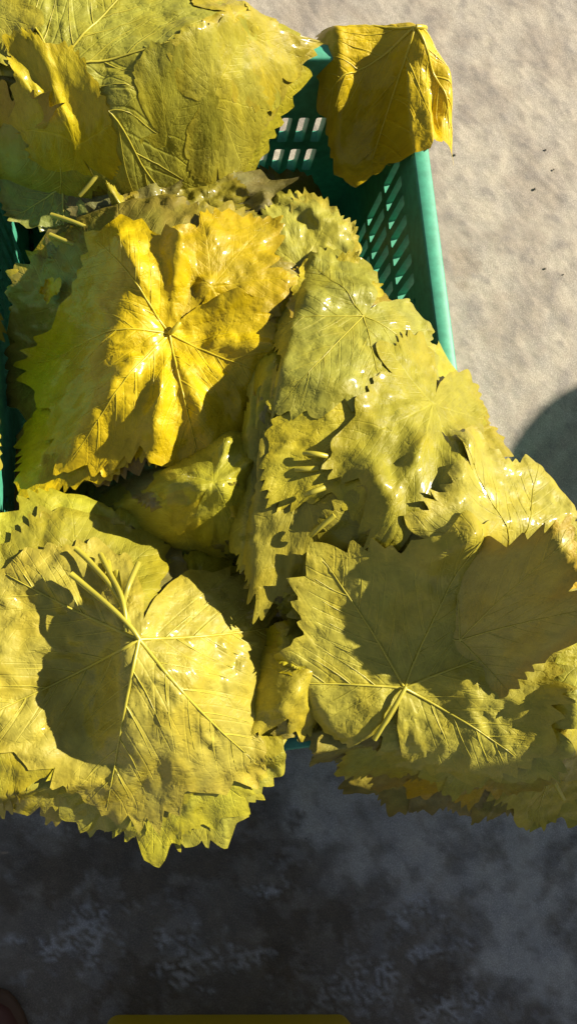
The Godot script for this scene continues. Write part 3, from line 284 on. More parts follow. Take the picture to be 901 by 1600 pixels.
	[11, -0.226, 0.026, -0.200, 0.110, 1.0, 2, "pale", 0.001, [], [], "vine_leaf", "pale leaf draped over the crate's left rim past the picture edge, above the lower-left stack", ""],
	[0, -0.187, -0.242, -0.122, -0.217, 0.9, 9, "olive", 0.002, [], [], "vine_leaf", "olive shaded leaf at the left picture edge between gold strips and shiny corner leaf", ""],
]

const OVER_RIM := [1, 5, 6, 7, 11]
const FOLDED := [0.7, 0.5, 1.0, 0.8, 1.1, 0.95, 0.6, 0.9, 1.0, 0.6, 0.4, 0.3]
const HALF_W := 0.185      # inner faces of the crate walls
const HALF_L := 0.285
const RIM_Y := 0.30

var rng := RandomNumberGenerator.new()
var noise_a := FastNoiseLite.new()
var noise_b := FastNoiseLite.new()
var noise_c := FastNoiseLite.new()
var leaf_mat: StandardMaterial3D
var stalk_mat: StandardMaterial3D
var green_mat: StandardMaterial3D
var grids := []
var taken := {}

# ---------------------------------------------------------------- helpers
func numbered(called: String) -> String:
	if not taken.has(called):
		taken[called] = 0
		return called
	taken[called] += 1
	return "%s_%03d" % [called, taken[called]]

func thing(called: String, label: String, category: String, at := Vector3.ZERO, group := "") -> Node3D:
	var o := Node3D.new()
	o.name = numbered(called)
	add_child(o)
	o.position = at
	o.set_meta("label", label)
	o.set_meta("category", category)
	if group != "":
		o.set_meta("group", group)
	return o

func part(called: String, st: SurfaceTool, mat: Material, parent: Node) -> MeshInstance3D:
	var m := MeshInstance3D.new()
	m.name = called
	m.mesh = st.commit()
	m.material_override = mat
	parent.add_child(m, true)
	return m

func start() -> SurfaceTool:
	var st := SurfaceTool.new()
	st.begin(Mesh.PRIMITIVE_TRIANGLES)
	return st

func quad(st: SurfaceTool, a: Vector3, b: Vector3, c: Vector3, d: Vector3) -> void:
	for p in [a, b, c, a, c, d]:
		st.add_vertex(p)

func lin(hexa: String) -> Color:
	return Color(hexa).srgb_to_linear()

func tube(st: SurfaceTool, pts: PackedVector3Array, r0: float, r1: float, seg := 7, flat := 1.0, caps := true) -> void:
	var n := pts.size()
	var rings := []
	for i in n:
		var t := (pts[mini(i + 1, n - 1)] - pts[maxi(i - 1, 0)]).normalized()
		var side := t.cross(Vector3.UP)
		if side.length() < 0.05:
			side = Vector3.RIGHT
		side = side.normalized()
		var up := side.cross(t).normalized()
		var r := lerpf(r0, r1, float(i) / (n - 1))
		var ring := PackedVector3Array()
		for k in seg:
			var a := TAU * k / seg
			ring.append(pts[i] + side * cos(a) * r + up * sin(a) * r * flat)
		rings.append(ring)
	st.set_smooth_group(0)
	for i in n - 1:
		for k in seg:
			var k2 := (k + 1) % seg
			quad(st, rings[i][k], rings[i][k2], rings[i + 1][k2], rings[i + 1][k])
	if caps:
		st.set_smooth_group(-1)
		for k in seg:
			var k2 := (k + 1) % seg
			for p in [pts[0], rings[0][k2], rings[0][k]]:
				st.add_vertex(p)
			for p in [pts[n - 1], rings[n - 1][k], rings[n - 1][k2]]:
				st.add_vertex(p)

# ---------------------------------------------------------------- heaped surfaces
func bake_surface(index: int) -> void:
	var c: Array = CTRL[index]
	var n := c.size()
	var eps := 0.0016
	var mean := 0.0
	for p in c:
		mean += p[1]
	mean /= n
	var m := []
	for i in n:
		var row := PackedFloat64Array()
		for k in n:
			row.append(sqrt((c[i][0] - c[k][0]) ** 2 + (c[i][2] - c[k][2]) ** 2 + eps) - (0.004 if i == k else 0.0))
		row.append(c[i][1] - mean)
		m.append(row)
	for i in n:
		var best := i
		for k in range(i + 1, n):
			if absf(m[k][i]) > absf(m[best][i]):
				best = k
		var swap = m[i]
		m[i] = m[best]
		m[best] = swap
		for k in range(i + 1, n):
			var q: float = m[k][i] / m[i][i]
			if q != 0.0:
				for j in range(i, n + 1):
					m[k][j] -= q * m[i][j]
	var w := PackedFloat64Array()
	w.resize(n)
	for i in range(n - 1, -1, -1):
		var v: float = m[i][n]
		for k in range(i + 1, n):
			v -= m[i][k] * w[k]
		w[i] = v / m[i][i]
	var lo := Vector2(9, 9)
	var hi := Vector2(-9, -9)
	var px := PackedFloat64Array()
	var pz := PackedFloat64Array()
	for p in c:
		px.append(p[0])
		pz.append(p[2])
		lo = lo.min(Vector2(p[0], p[2]))
		hi = hi.max(Vector2(p[0], p[2]))
	lo -= Vector2(0.09, 0.09)
	hi += Vector2(0.09, 0.09)
	var cell := 0.004
	var nx := int((hi.x - lo.x) / cell) + 2
	var nz := int((hi.y - lo.y) / cell) + 2
	var data := PackedFloat32Array()
	data.resize(nx * nz)
	var amp: float = CRUMPLE[index]
	rng.seed = 40 + index
	var waves := []
	for k in 6:
		var lam := lerpf(0.028, 0.085, k / 5.0)
		var a := rng.randf() * TAU
		waves.append(Vector4(cos(a) / lam, sin(a) / lam, rng.randf() * 7.0, lam * 0.030 * FOLDED[index]))
	for j in nz:
		var z := lo.y + j * cell
		for i in nx:
			var x := lo.x + i * cell
			var y := mean
			for k in n:
				var dx := x - px[k]
				var dz := z - pz[k]
				y += w[k] * sqrt(dx * dx + dz * dz + eps)
			y = clampf(y, 0.02, 0.46)
			y += amp * noise_a.get_noise_2d(x + index * 3.1, z)
			var warp := noise_a.get_noise_2d(x * 0.7 + 5.0, z * 0.7 + index)
			for q in waves:
				var f: float = q.x * x + q.y * z + q.z + warp * 0.9
				y += q.w * (absf(f - floorf(f) - 0.5) * 4.0 - 1.0) * (0.35 + 0.65 * smoothstep(-0.2, 0.3, noise_a.get_noise_2d(x * 0.5 + q.z * 3.0, z * 0.5)))
			if index in OVER_RIM:
				var past := maxf(absf(absf(x) - 0.193) - 0.009, 0.0) if absf(z) < 0.30 else 9.0
				var past2 := maxf(absf(absf(z) - 0.293) - 0.009, 0.0) if absf(x) < 0.20 else 9.0
				y = maxf(y, 0.3025 - 3.0 * minf(past, past2))
			for r in RIDGES[index]:
				var ab := Vector2(r[2] - r[0], r[3] - r[1])
				var ap := Vector2(x - r[0], z - r[1])
				var ln := ab.length()
				var t := ap.dot(ab) / ln
				var d := ap.cross(ab) / ln
				var wide: float = r[5] if d > 0.0 else r[6]
				var past := maxf(maxf(-t, t - ln), 0.0)
				y += r[4] * exp(-d * d / (wide * wide) - past * past / (0.012 * 0.012))
			data[j * nx + i] = y
	grids.append({"lo": lo, "nx": nx, "nz": nz, "y": data, "cell": cell})

var gy: PackedFloat32Array
var glo: Vector2
var gnx := 0
var gnz := 0
func use_surface(index: int) -> void:
	var g: Dictionary = grids[index]
	gy = g["y"]
	glo = g["lo"]
	gnx = g["nx"]
	gnz = g["nz"]

func surf(x: float, z: float) -> float:
	var fx := clampf((x - glo.x) * 250.0, 0.0, gnx - 1.001)
	var fz := clampf((z - glo.y) * 250.0, 0.0, gnz - 1.001)
	var i := int(fx)
	var j := int(fz)
	fx -= i
	fz -= j
	var k := j * gnx + i
	return lerpf(lerpf(gy[k], gy[k + 1], fx), lerpf(gy[k + gnx], gy[k + gnx + 1], fx), fz)

# ---------------------------------------------------------------- leaves
const SHAPE_DEG := [0.0, 13.0, 26.0, 38.0, 51.0, 66.0, 80.0, 92.0, 106.0, 122.0, 140.0, 158.0, 170.0, 180.0]
const SHAPE_R := [1.0, 0.90, 0.79, 0.84, 0.93, 0.83, 0.72, 0.73, 0.77, 0.70, 0.60, 0.46, 0.26, 0.10]
func outline(a: float) -> float:
	var d := absf(rad_to_deg(a))
	for i in SHAPE_DEG.size() - 1:
		if d <= SHAPE_DEG[i + 1]:
			var t: float = (d - SHAPE_DEG[i]) / (SHAPE_DEG[i + 1] - SHAPE_DEG[i])
			t = lerpf(t, t * t * (3.0 - 2.0 * t), 0.6)
			return lerpf(SHAPE_R[i], SHAPE_R[i + 1], t)
	return 0.1

# the colours of the leaves: flat tone, blotch tone, rim tone
var tones := {}
func set_tones() -> void:
	tones = {
		"pale": [Color(.40, .36, .038), Color(.43, .355, .020), Color(.40, .33, .022)],
		"bright": [Color(.44, .382, .034), Color(.46, .368, .018), Color(.43, .345, .016)],
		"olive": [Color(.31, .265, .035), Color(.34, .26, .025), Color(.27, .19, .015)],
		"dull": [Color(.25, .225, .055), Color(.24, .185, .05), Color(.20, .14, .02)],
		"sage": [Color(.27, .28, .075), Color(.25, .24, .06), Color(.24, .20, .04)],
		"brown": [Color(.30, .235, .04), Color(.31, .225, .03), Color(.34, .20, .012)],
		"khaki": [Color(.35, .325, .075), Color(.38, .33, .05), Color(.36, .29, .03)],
		"yellow": [Color(.57, .435, .005), Color(.58, .445, .008), Color(.53, .38, .004)],
		"gold": [Color(.56, .37, .006), Color(.50, .36, .010), Color(.48, .29, .006)],
		"gold2": [Color(.56, .41, .008), Color(.50, .39, .02), Color(.52, .35, .006)],
		"ochre": [Color(.58, .43, .007), Color(.54, .42, .012), Color(.54, .37, .006)],
		"ochre2": [Color(.38, .27, .014), Color(.40, .30, .025), Color(.36, .20, .006)],
		"tipbrown": [Color(.40, .355, .045), Color(.42, .34, .02), Color(.46, .29, .006)],
	}

var L_j: Vector2
var L_d: Vector2
var L_len := 0.1
var L_wid := 1.0
var L_lay := 0.0
var L_curl := 0.0
var L_seed := 0.0
var L_wr := 0.001
var L_folds: Array
var L_surf := 0
var L_slack := 0.0
var L_waves := []
func leaf_point(u: float, v: float) -> Vector3:
	var r := sqrt(u * u + v * v)
	var a := atan2(u, v)
	var x := L_j.x + v * L_len * L_d.x - u * L_len * L_wid * L_d.y
	var z := L_j.y + v * L_len * L_d.y + u * L_len * L_wid * L_d.x
	var drop := 0.0
	for q in EDGES[L_surf]:
		var over: float = q[0] * x + q[1] * z - q[2] + L_slack
		if over > 0.0:
			over = over * over / (over + 0.010)
			x -= q[0] * over * 0.78
			z -= q[1] * over * 0.78
			drop += over * 0.6
	var y := surf(x, z) + L_lay - drop
	var nb := noise_b.get_noise_2d(x * 1.0 + L_seed, z)
	y += L_wr * nb
	for q in L_waves:
		var f: float = q.x * x + q.y * z + q.z + nb * 0.8
		y += q.w * (absf(f - floorf(f) - 0.5) * 4.0 - 1.0) * smoothstep(-0.3, 0.4, nb)
	y += 0.0005 * noise_c.get_noise_2d(x + L_seed, z)
	for f in L_folds:
		var da := wrapf(a - deg_to_rad(f[0]), -PI, PI) / deg_to_rad(f[2])
		y += f[1] * exp(-da * da) * smoothstep(0.05, 0.6, r) * (1.0 + 0.25 * noise_c.get_noise_2d(r * 0.05 + L_seed, f[0]))
	var e := r * r
	y += L_curl * e * e * (0.45 + 1.1 * noise_b.get_noise_2d(a * 0.022 + L_seed, L_seed))
	return Vector3(x, y, z)

func tooth(a: float, seed_v: float) -> float:
	var q := (absf(a) + 0.07 * sin(absf(a) * 9.0 + seed_v * 5.0)) / PI * 21.0 + (seed_v if a > 0.0 else seed_v * 1.7)
	var f := q - floorf(q)
	var k := floorf(q)
	var big := 0.35 + 0.95 * absf(sin(k * 12.9898 + seed_v * 7.0))
	var t := f / 0.62 if f < 0.62 else (1.0 - f) / 0.38
	return t * big

func build_leaf(row: Array) -> void:
	var hero: bool = row[11].begins_with("hero")
	var vein_size: float = float(row[11].get_slice(":", 1)) if ":" in row[11] else 0.6
	rng.seed = hash(str(row[1]) + str(row[2]) + str(row[7]))
	use_surface(row[0])
	L_surf = row[0]
	L_j = Vector2(row[1], row[2])
	var tip := Vector2(row[3], row[4])
	L_len = L_j.distance_to(tip)
	L_d = (tip - L_j) / L_len
	L_wid = row[5]
	L_lay = (row[6] - (20.0 if row[0] == 6 else 0.0)) * 0.0014
	L_slack = rng.randf_range(-0.004, 0.013)
	L_waves.clear()
	for k in 3:
		var lam := rng.randf_range(0.010, 0.024)
		var wa := rng.randf() * TAU
		L_waves.append(Vector4(cos(wa) / lam, sin(wa) / lam, rng.randf() * 7.0, lam * 0.021))
	L_curl = row[8]
	L_folds = row[9]
	L_seed = rng.randf() * 50.0
	L_wr = 0.0006
	var small := L_len < 0.05
	var ns := 330 if hero else (150 if small else 270)
	var nr := 34 if hero else (12 if small else 24)
	if row[0] == 8:
		ns = 120
		nr = 12
	var tone: Array = tones[row[7]]
	var lift := rng.randf_range(0.80, 1.10)
	var hue := Color(rng.randf_range(0.92, 1.05), 1.0, rng.randf_range(0.6, 1.5))
	var st := start()
	st.set_smooth_group(0)
	var wob := rng.randf() * 9.0
	var tears := []
	for k in rng.randi_range(0, 3):
		tears.append([rng.randf_range(-2.4, 2.4), rng.randf_range(0.10, 0.32), rng.randf_range(0.04, 0.12)])
	for j in nr + 1:
		var s := pow(float(j) / nr, 0.85)
		for i in ns + 1:
			var a := -PI + TAU * i / ns
			var rr := outline(a) * (1.0 + 0.22 * noise_b.get_noise_2d(a * 0.022 + wob, 3.0))
			rr *= 1.0 + 0.105 * tooth(a, wob) * smoothstep(0.7, 1.0, s) * smoothstep(PI, 2.6, absf(a)) - 0.03
			for t in tears:
				rr *= 1.0 - t[1] * exp(-absf(a - t[0]) / t[2])
			var u := s * rr * sin(a)
			var v := s * rr * cos(a)
			var p := leaf_point(u, v)
			var bl := smoothstep(-0.15, 0.45, noise_b.get_noise_2d(p.x * 0.55 + L_seed * 2.0, p.z * 0.55))
			var col: Color = tone[0].lerp(tone[1], bl * 0.6)
			var edge := smoothstep(0.80, 1.0, s + 0.12 * noise_b.get_noise_2d(p.x * 0.9 - L_seed, p.z * 0.9))
			col = col.lerp(tone[2], edge * 0.5)
			var tn := lift * (1.0 + 0.12 * noise_c.get_noise_2d(p.x * 0.7 + L_seed, p.z * 0.7))
			st.set_color(Color(col.r * tn * hue.r, col.g * tn, col.b * tn * hue.b))
			st.set_uv(Vector2(u * 0.45 + 0.5, 0.5 - v * 0.45))
			st.add_vertex(p)
	for j in nr:
		for i in ns:
			var k := j * (ns + 1) + i
			for q in [k, k + 1, k + ns + 2, k, k + ns + 2, k + ns + 1]:
				st.add_index(q)
	st.generate_normals()
	var called: String = "vine_leaf"
	var at := leaf_point(0, 0)
	var o := thing(called, row[12], "vine leaf", at, row[13])
	var blade := part("blade", st, leaf_mat, o)
	blade.position = -at
	if hero:
		for s in [0.0, 51.0, -51.0, 106.0, -106.0]:
			build_vein(s, blade, at, tone, vein_size)
	var stalk: Array = row[10]
	if stalk.size() > 1:
		var c := Curve3D.new()
		for p in stalk:
			c.add_point(Vector3(p[0], surf(p[0], p[2]) + L_lay + p[1] + 0.0012, p[2]) - at)
		for k in range(1, stalk.size() - 1):
			var t := (c.get_point_position(k + 1) - c.get_point_position(k - 1)) * 0.22
			c.set_point_in(k, -t)
			c.set_point_out(k, t)
		c.bake_interval = 0.004
		var sp := start()
		sp.set_color(Color(.44, .385, .04).lerp(tone[0], 0.35))
		var long := c.get_baked_length() > 0.045
		var fat := maxf(1.0, vein_size) if hero else 1.0
		tube(sp, c.get_baked_points(), 0.0016 * fat if long else 0.0018, 0.0022 * fat if long else 0.0021, 8)
		sp.index()
		sp.generate_normals()
		part("stalk", sp, stalk_mat, o)

func build_vein(deg: float, blade: Node3D, at: Vector3, tone: Array, size: float) -> void:
	var st := start()
	st.set_color(Color(.52, .45, .06).lerp(tone[0], 0.6))
	var a0 := deg_to_rad(deg)
	var reach := outline(a0) * 0.93
	var bend := 0.10 * signf(deg)
	var main := PackedVector3Array()
	for i in 25:
		var t := i / 24.0
		var a := a0 - bend * (1.0 - t) * 0.8
		main.append(leaf_point(t * reach * sin(a), t * reach * cos(a)) - at + Vector3(0, 0.0004, 0))
	tube(st, main, 0.0015 * size, 0.0003 * size, 6, 0.8, false)
	for k in 4:
		for side in [-1.0, 1.0]:
			var t0 := 0.16 + 0.19 * k + (0.07 if side > 0.0 else 0.0)
			var a := a0 - bend * (1.0 - t0) * 0.8
			var b := Vector2(sin(a), cos(a)) * t0 * reach
			var dir := Vector2(sin(a0 + side * 0.72), cos(a0 + side * 0.72))
			var ln := 0.34 * (1.0 - t0 * 0.75)
			if (side < 0.0 and deg > 100.0) or (side > 0.0 and deg < -100.0):
				ln *= 1.0
			var pts := PackedVector3Array()
			for i in 9:
				var t := i / 8.0
				var q := b + dir * ln * t + Vector2(sin(a0), cos(a0)) * t * t * 0.06
				pts.append(leaf_point(q.x, q.y) - at + Vector3(0, 0.0002, 0))
			tube(st, pts, 0.0006 * size, 0.0002 * size, 5, 0.8, false)
	st.index()
	st.generate_normals()
	var vn := part("vein", st, stalk_mat, blade)
	vn.position = at

func stamp(mask: PackedFloat32Array, n: int, a: Vector2, b: Vector2, r: float, v: float) -> void:
	var steps := int(a.distance_to(b) * n / maxf(0.5, r * 0.5)) + 1
	var ri := int(ceilf(r)) + 1
	for s in steps + 1:
		var p := a.lerp(b, float(s) / steps)
		var cx := (p.x * 0.45 + 0.5) * n
		var cy := (0.5 - p.y * 0.45) * n
		for y in range(maxi(0, int(cy) - ri), mini(n, int(cy) + ri + 1)):
			for x in range(maxi(0, int(cx) - ri), mini(n, int(cx) + ri + 1)):
				var d := Vector2(x + 0.5 - cx, y + 0.5 - cy).length() / r
				if d < 1.3:
					var h := v * clampf(1.3 - d, 0.0, 1.0)
					if h > mask[y * n + x]:
						mask[y * n + x] = h

func leaf_textures() -> Array:
	var n := 1024
	var mask := PackedFloat32Array()
	mask.resize(n * n)
	var r := RandomNumberGenerator.new()
	r.seed = 11
	for deg in [0.0, 51.0, -51.0, 106.0, -106.0]:
		var a0 := deg_to_rad(deg)
		var reach := outline(a0) * 0.95
		var bend := 0.10 * signf(deg)
		var prev := Vector2.ZERO
		for i in range(1, 25):
			var t := i / 24.0
			var a := a0 - bend * (1.0 - t) * 0.8
			var q := Vector2(sin(a), cos(a)) * t * reach
			stamp(mask, n, prev, q, lerpf(5.0, 1.6, t), 1.0)
			prev = q
		for k in 7:
			for side in [-1.0, 1.0]:
				var t0 := 0.08 + 0.125 * k + (0.05 if side > 0.0 else 0.0)
				var a := a0 - bend * (1.0 - t0) * 0.8
				var b := Vector2(sin(a), cos(a)) * t0 * reach
				var dir := Vector2(sin(a0 + side * 0.75), cos(a0 + side * 0.75))
				var ln := 0.42 * (1.0 - t0 * 0.7)
				var pv := b
				for i in range(1, 9):
					var t := i / 8.0
					var q := b + dir * ln * t + Vector2(sin(a0), cos(a0)) * t * t * 0.07
					stamp(mask, n, pv, q, lerpf(2.6, 1.1, t), 0.75)
					if r.randf() < 0.75:
						var ang := r.randf_range(0.5, 1.2) * (1.0 if r.randf() < 0.5 else -1.0)
						stamp(mask, n, q, q + dir.rotated(ang) * r.randf_range(0.03, 0.09), 1.0, 0.42)
					pv = q
	var net := FastNoiseLite.new()
	net.seed = 4
	net.noise_type = FastNoiseLite.TYPE_CELLULAR
	net.cellular_return_type = FastNoiseLite.RETURN_DISTANCE2_SUB
	net.frequency = 0.045
	var net_img := net.get_image(n, n, false, false, false)
	var crease := FastNoiseLite.new()
	crease.seed = 9
	crease.noise_type = FastNoiseLite.TYPE_CELLULAR
	crease.cellular_return_type = FastNoiseLite.RETURN_DISTANCE2_SUB
	crease.frequency = 0.013
	crease.domain_warp_enabled = true
	crease.domain_warp_amplitude = 40.0
	crease.domain_warp_frequency = 0.012
	var crease_img := crease.get_image(n, n, false, false, false)
	var soft := FastNoiseLite.new()
	soft.seed = 2
	soft.frequency = 0.012
	soft.fractal_octaves = 5
	var soft_img := soft.get_image(n, n, false, false, true)
	var d1 := net_img.get_data()
	var d2 := crease_img.get_data()
	var d3 := soft_img.get_data()
	var col := PackedByteArray()
	col.resize(n * n * 3)
	var hgt := PackedByteArray()
	hgt.resize(n * n)
	for i in n * n:
		var v := mask[i]
		var cell := 1.0 - minf(1.0, d1[i] / 60.0)
		var cr := 1.0 - minf(1.0, d2[i] / 34.0)
		var so := d3[i] / 255.0
		var b := 226.0 + 26.0 * (so - 0.5) + 10.0 * cell * (1.0 - v)
		col[i * 3] = int(minf(255.0, b + v * 20.0))
		col[i * 3 + 1] = int(minf(255.0, b + v * 21.0))
		col[i * 3 + 2] = int(minf(255.0, b + v * 20.0 - 6.0))
		hgt[i] = int(clampf(92.0 + v * 36.0 + cell * 14.0 + cr * 58.0 + (so - 0.5) * 130.0, 0.0, 255.0))
	var ci := Image.create_from_data(n, n, false, Image.FORMAT_RGB8, col)
	var hi := Image.create_from_data(n, n, false, Image.FORMAT_L8, hgt)
	hi.convert(Image.FORMAT_RGBA8)
	hi.bump_map_to_normal_map(5.0)
	ci.generate_mipmaps()
	hi.generate_mipmaps()
	return [ImageTexture.create_from_image(ci), ImageTexture.create_from_image(hi)]

# ---------------------------------------------------------------- crate
# a wall laid out on (along, height); at() turns it into the crate's own place
func wall_point(side: int, along: float, y: float, out: float) -> Vector3:
	match side:
		0: return Vector3(HALF_W + out, y, along)
		1: return Vector3(-HALF_W - out, y, -along)
		2: return Vector3(-along, y, HALF_L + out)
	return Vector3(along, y, -HALF_L - out)

func wall_panel(st: SurfaceTool, side: int, a0: float, a1: float, y0: float, y1: float, deep: float) -> void:
	# inner and outer faces only; edges are covered by their neighbours
	quad(st, wall_point(side, a0, y0, 0), wall_point(side, a0, y1, 0), wall_point(side, a1, y1, 0), wall_point(side, a1, y0, 0))
	quad(st, wall_point(side, a0, y0, deep), wall_point(side, a1, y0, deep), wall_point(side, a1, y1, deep), wall_point(side, a0, y1, deep))

func wall_hole(st: SurfaceTool, side: int, a0: float, a1: float, y0: float, y1: float, hw: float, hh: float, deep: float) -> void:
	# a cell of the wall with a round-ended slot through it
	var ca := (a0 + a1) * 0.5
	var cy := (y0 + y1) * 0.5
	var rad := minf(hw, hh)
	var inn := []
	var rim := []
	for k in 20:
		var t := TAU * (k + 0.5) / 20.0
		var cx := cos(t)
		var sy := sin(t)
		var r := rad * 0.5
		var p := Vector2(ca + cx * r + signf(cx) * (hw - r), cy + sy * r + signf(sy) * (hh - r))
		inn.append(p)
		var m := 1.0 / maxf(absf(cx), absf(sy))
		rim.append(Vector2(ca + cx * m * (a1 - a0) * 0.5, cy + sy * m * (y1 - y0) * 0.5))
	for c in 4:   # let the cell's corners be reached
		var t := TAU * (c + 0.5) / 4.0
		var best := 0
		for k in 20:
			if absf(wrapf(TAU * (k + 0.5) / 20.0 - t, -PI, PI)) < absf(wrapf(TAU * (best + 0.5) / 20.0 - t, -PI, PI)):
				best = k
		rim[best] = Vector2(a1 if cos(t) > 0 else a0, y1 if sin(t) > 0 else y0)
	for k in 20:
		var k2 := (k + 1) % 20
		quad(st, wall_point(side, inn[k].x, inn[k].y, 0), wall_point(side, rim[k].x, rim[k].y, 0), wall_point(side, rim[k2].x, rim[k2].y, 0), wall_point(side, inn[k2].x, inn[k2].y, 0))
		quad(st, wall_point(side, inn[k].x, inn[k].y, deep), wall_point(side, inn[k2].x, inn[k2].y, deep), wall_point(side, rim[k2].x, rim[k2].y, deep), wall_point(side, rim[k].x, rim[k].y, deep))
		quad(st, wall_point(side, inn[k].x, inn[k].y, 0), wall_point(side, inn[k2].x, inn[k2].y, 0), wall_point(side, inn[k2].x, inn[k2].y, deep), wall_point(side, inn[k].x, inn[k].y, deep))

func crate_wall(side: int, half: float, rows: Array, crate: Node3D) -> void:
	var st := start()
	st.set_smooth_group(-1)
	var deep := 0.0122
	var pitch := 0.0168
	var end := 0.064 if half > 0.25 else 0.048
	var mid := 0.088 if half > 0.25 else 0.0
	# spans of slots along the wall
	var spans := [[-half + end, half - end]]
	if mid > 0.0:
		spans = [[-half + end, -mid], [mid, half - end]]
	var ys := [0.0]
	for r in rows:
		ys.append(r[0])
		ys.append(r[1])
	ys.append(RIM_Y - 0.004)
	for k in ys.size() - 1:
		var slotted := k % 2 == 1
		if not slotted:
			wall_panel(st, side, -half, half, ys[k], ys[k + 1], deep)
			continue
		var x := -half
		for s in spans:
			wall_panel(st, side, x, s[0], ys[k], ys[k + 1], deep)
			var count := int((s[1] - s[0]) / pitch)
			var w: float = (s[1] - s[0]) / count
			for c in count:
				wall_hole(st, side, s[0] + c * w, s[0] + (c + 1) * w, ys[k], ys[k + 1], 0.0052, (ys[k + 1] - ys[k]) * 0.5 - 0.0035, deep)
			x = s[1]
			if mid > 0.0 and s == spans[0]:
				# small drain holes beside the slots
				for c in 3:
					var y0: float = lerpf(ys[k], ys[k + 1], c / 3.0)
					var y1: float = lerpf(ys[k], ys[k + 1], (c + 1) / 3.0)
					wall_hole(st, side, x + c * 0.001, x + 0.02, y0, y1, 0.0024, 0.0034, deep)
					if c > 0:
						wall_panel(st, side, x, x + c * 0.001, y0, y1, deep)
				x += 0.02
		wall_panel(st, side, x, half, ys[k], ys[k + 1], deep)
	st.generate_normals()
	part("wall", st, green_mat, crate)

func build_crate() -> void:
	var crate := thing("harvest_crate", "green plastic crate with slotted walls, heaped with vine leaves, on concrete", "crate")
	crate_wall(0, HALF_L, [[0.016, 0.074], [0.078, 0.136], [0.1385, 0.2025], [0.2065, 0.2645]], crate)
	crate_wall(1, HALF_L, [[0.016, 0.074], [0.078, 0.136], [0.1385, 0.2025], [0.2065, 0.2645]], crate)
	crate_wall(2, HALF_W, [[0.058, 0.106], [0.116, 0.164], [0.170, 0.218]], crate)
	crate_wall(3, HALF_W, [[0.058, 0.106], [0.116, 0.164], [0.170, 0.218]], crate)
	# corner posts, rounded on the outside
	for sx in [-1.0, 1.0]:
		for sz in [-1.0, 1.0]:
			var st := start()
			st.set_smooth_group(0)
			var c := Vector3(sx * (HALF_W - 0.001), 0, sz * (HALF_L - 0.001))
			var ring := []
			for k in 7:
				var a := PI * 0.5 * k / 6.0
				ring.append(c + Vector3(sx * cos(a), 0, sz * sin(a)) * 0.0095)
			ring.append(c)
			for k in ring.size():
				var p: Vector3 = ring[k]
				var q: Vector3 = ring[(k + 1) % ring.size()]
				var up := Vector3(0, RIM_Y - 0.006, 0)
				quad(st, p, q, q + up, p + up)
			st.generate_normals()
			part("corner_post", st, green_mat, crate)
	# rim: a rolled flange swept round the rounded rectangle
	var loop := []
	var rad := 0.022
	for q in 4:
		var sx: float = [1.0, -1.0, -1.0, 1.0][q]
		var sz: float = [1.0, 1.0, -1.0, -1.0][q]
		for k in 9:
			var a := PI * 0.5 * (q + k / 8.0)
			loop.append([Vector3(sx * (HALF_W + 0.015 - rad), 0, sz * (HALF_L + 0.015 - rad)), Vector3(cos(a), 0, sin(a))])
	var profile := [Vector2(-0.0152, -0.004), Vector2(-0.0148, -0.0012), Vector2(-0.0135, 0.0), Vector2(-0.0022, -0.0002), Vector2(-0.0006, -0.001), Vector2(0.0, -0.003), Vector2(0.0, -0.019), Vector2(-0.002, -0.019), Vector2(-0.002, -0.005), Vector2(-0.006, -0.005)]
	var rm := start()
	rm.set_smooth_group(0)
	for i in loop.size():
		var a: Array = loop[i]
		var b: Array = loop[(i + 1) % loop.size()]
		for k in profile.size() - 1:
			var p: Vector2 = profile[k]
			var q: Vector2 = profile[k + 1]
			var up := Vector3(0, RIM_Y, 0)
			var va: Vector3 = a[0] + a[1] * (rad + p.x) + up + Vector3(0, p.y, 0)
			var vb: Vector3 = a[0] + a[1] * (rad + q.x) + up + Vector3(0, q.y, 0)
			var vc: Vector3 = b[0] + b[1] * (rad + q.x) + up + Vector3(0, q.y, 0)
			var vd: Vector3 = b[0] + b[1] * (rad + p.x) + up + Vector3(0, p.y, 0)
			quad(rm, va, vb, vc, vd)
	rm.index()
	rm.generate_normals()
	part("rim", rm, green_mat, crate)
	# floor of crossing bars
	var fl := start()
	fl.set_smooth_group(-1)
	for i in 12:
		var x := -HALF_W + 0.0155 + i * 0.0308
		box(fl, Vector3(x, 0.010, 0), Vector3(0.020, 0.006, HALF_L * 2.0))
	for i in 18:
		var z := -HALF_L + 0.016 + i * 0.0325
		box(fl, Vector3(0, 0.0055, z), Vector3(HALF_W * 2.0, 0.005, 0.012))
	fl.generate_normals()
	part("base", fl, green_mat, crate)
	# outer ribs under the flange
	for side in 4:
		var half := HALF_L if side < 2 else HALF_W
		for k in 5:
			var along := lerpf(-half * 0.9, half * 0.9, k / 4.0)
			var st := start()
			st.set_smooth_group(-1)
			var c := wall_point(side, along, 0.27, 0.0112)
			box(st, c, Vector3(0.004, 0.05, 0.003) if side < 2 else Vector3(0.003, 0.05, 0.004))
			st.generate_normals()
			part("rib", st, green_mat, crate)

func box(st: SurfaceTool, c: Vector3, s: Vector3) -> void:
	var h := s * 0.5
	var v := []
	for i in 8:
		v.append(c + Vector3(h.x if i & 1 else -h.x, h.y if i & 2 else -h.y, h.z if i & 4 else -h.z))
	for f in [[0, 1, 3, 2], [5, 4, 6, 7], [4, 0, 2, 6], [1, 5, 7, 3], [2, 3, 7, 6], [4, 5, 1, 0]]:
		quad(st, v[f[3]], v[f[2]], v[f[1]], v[f[0]])

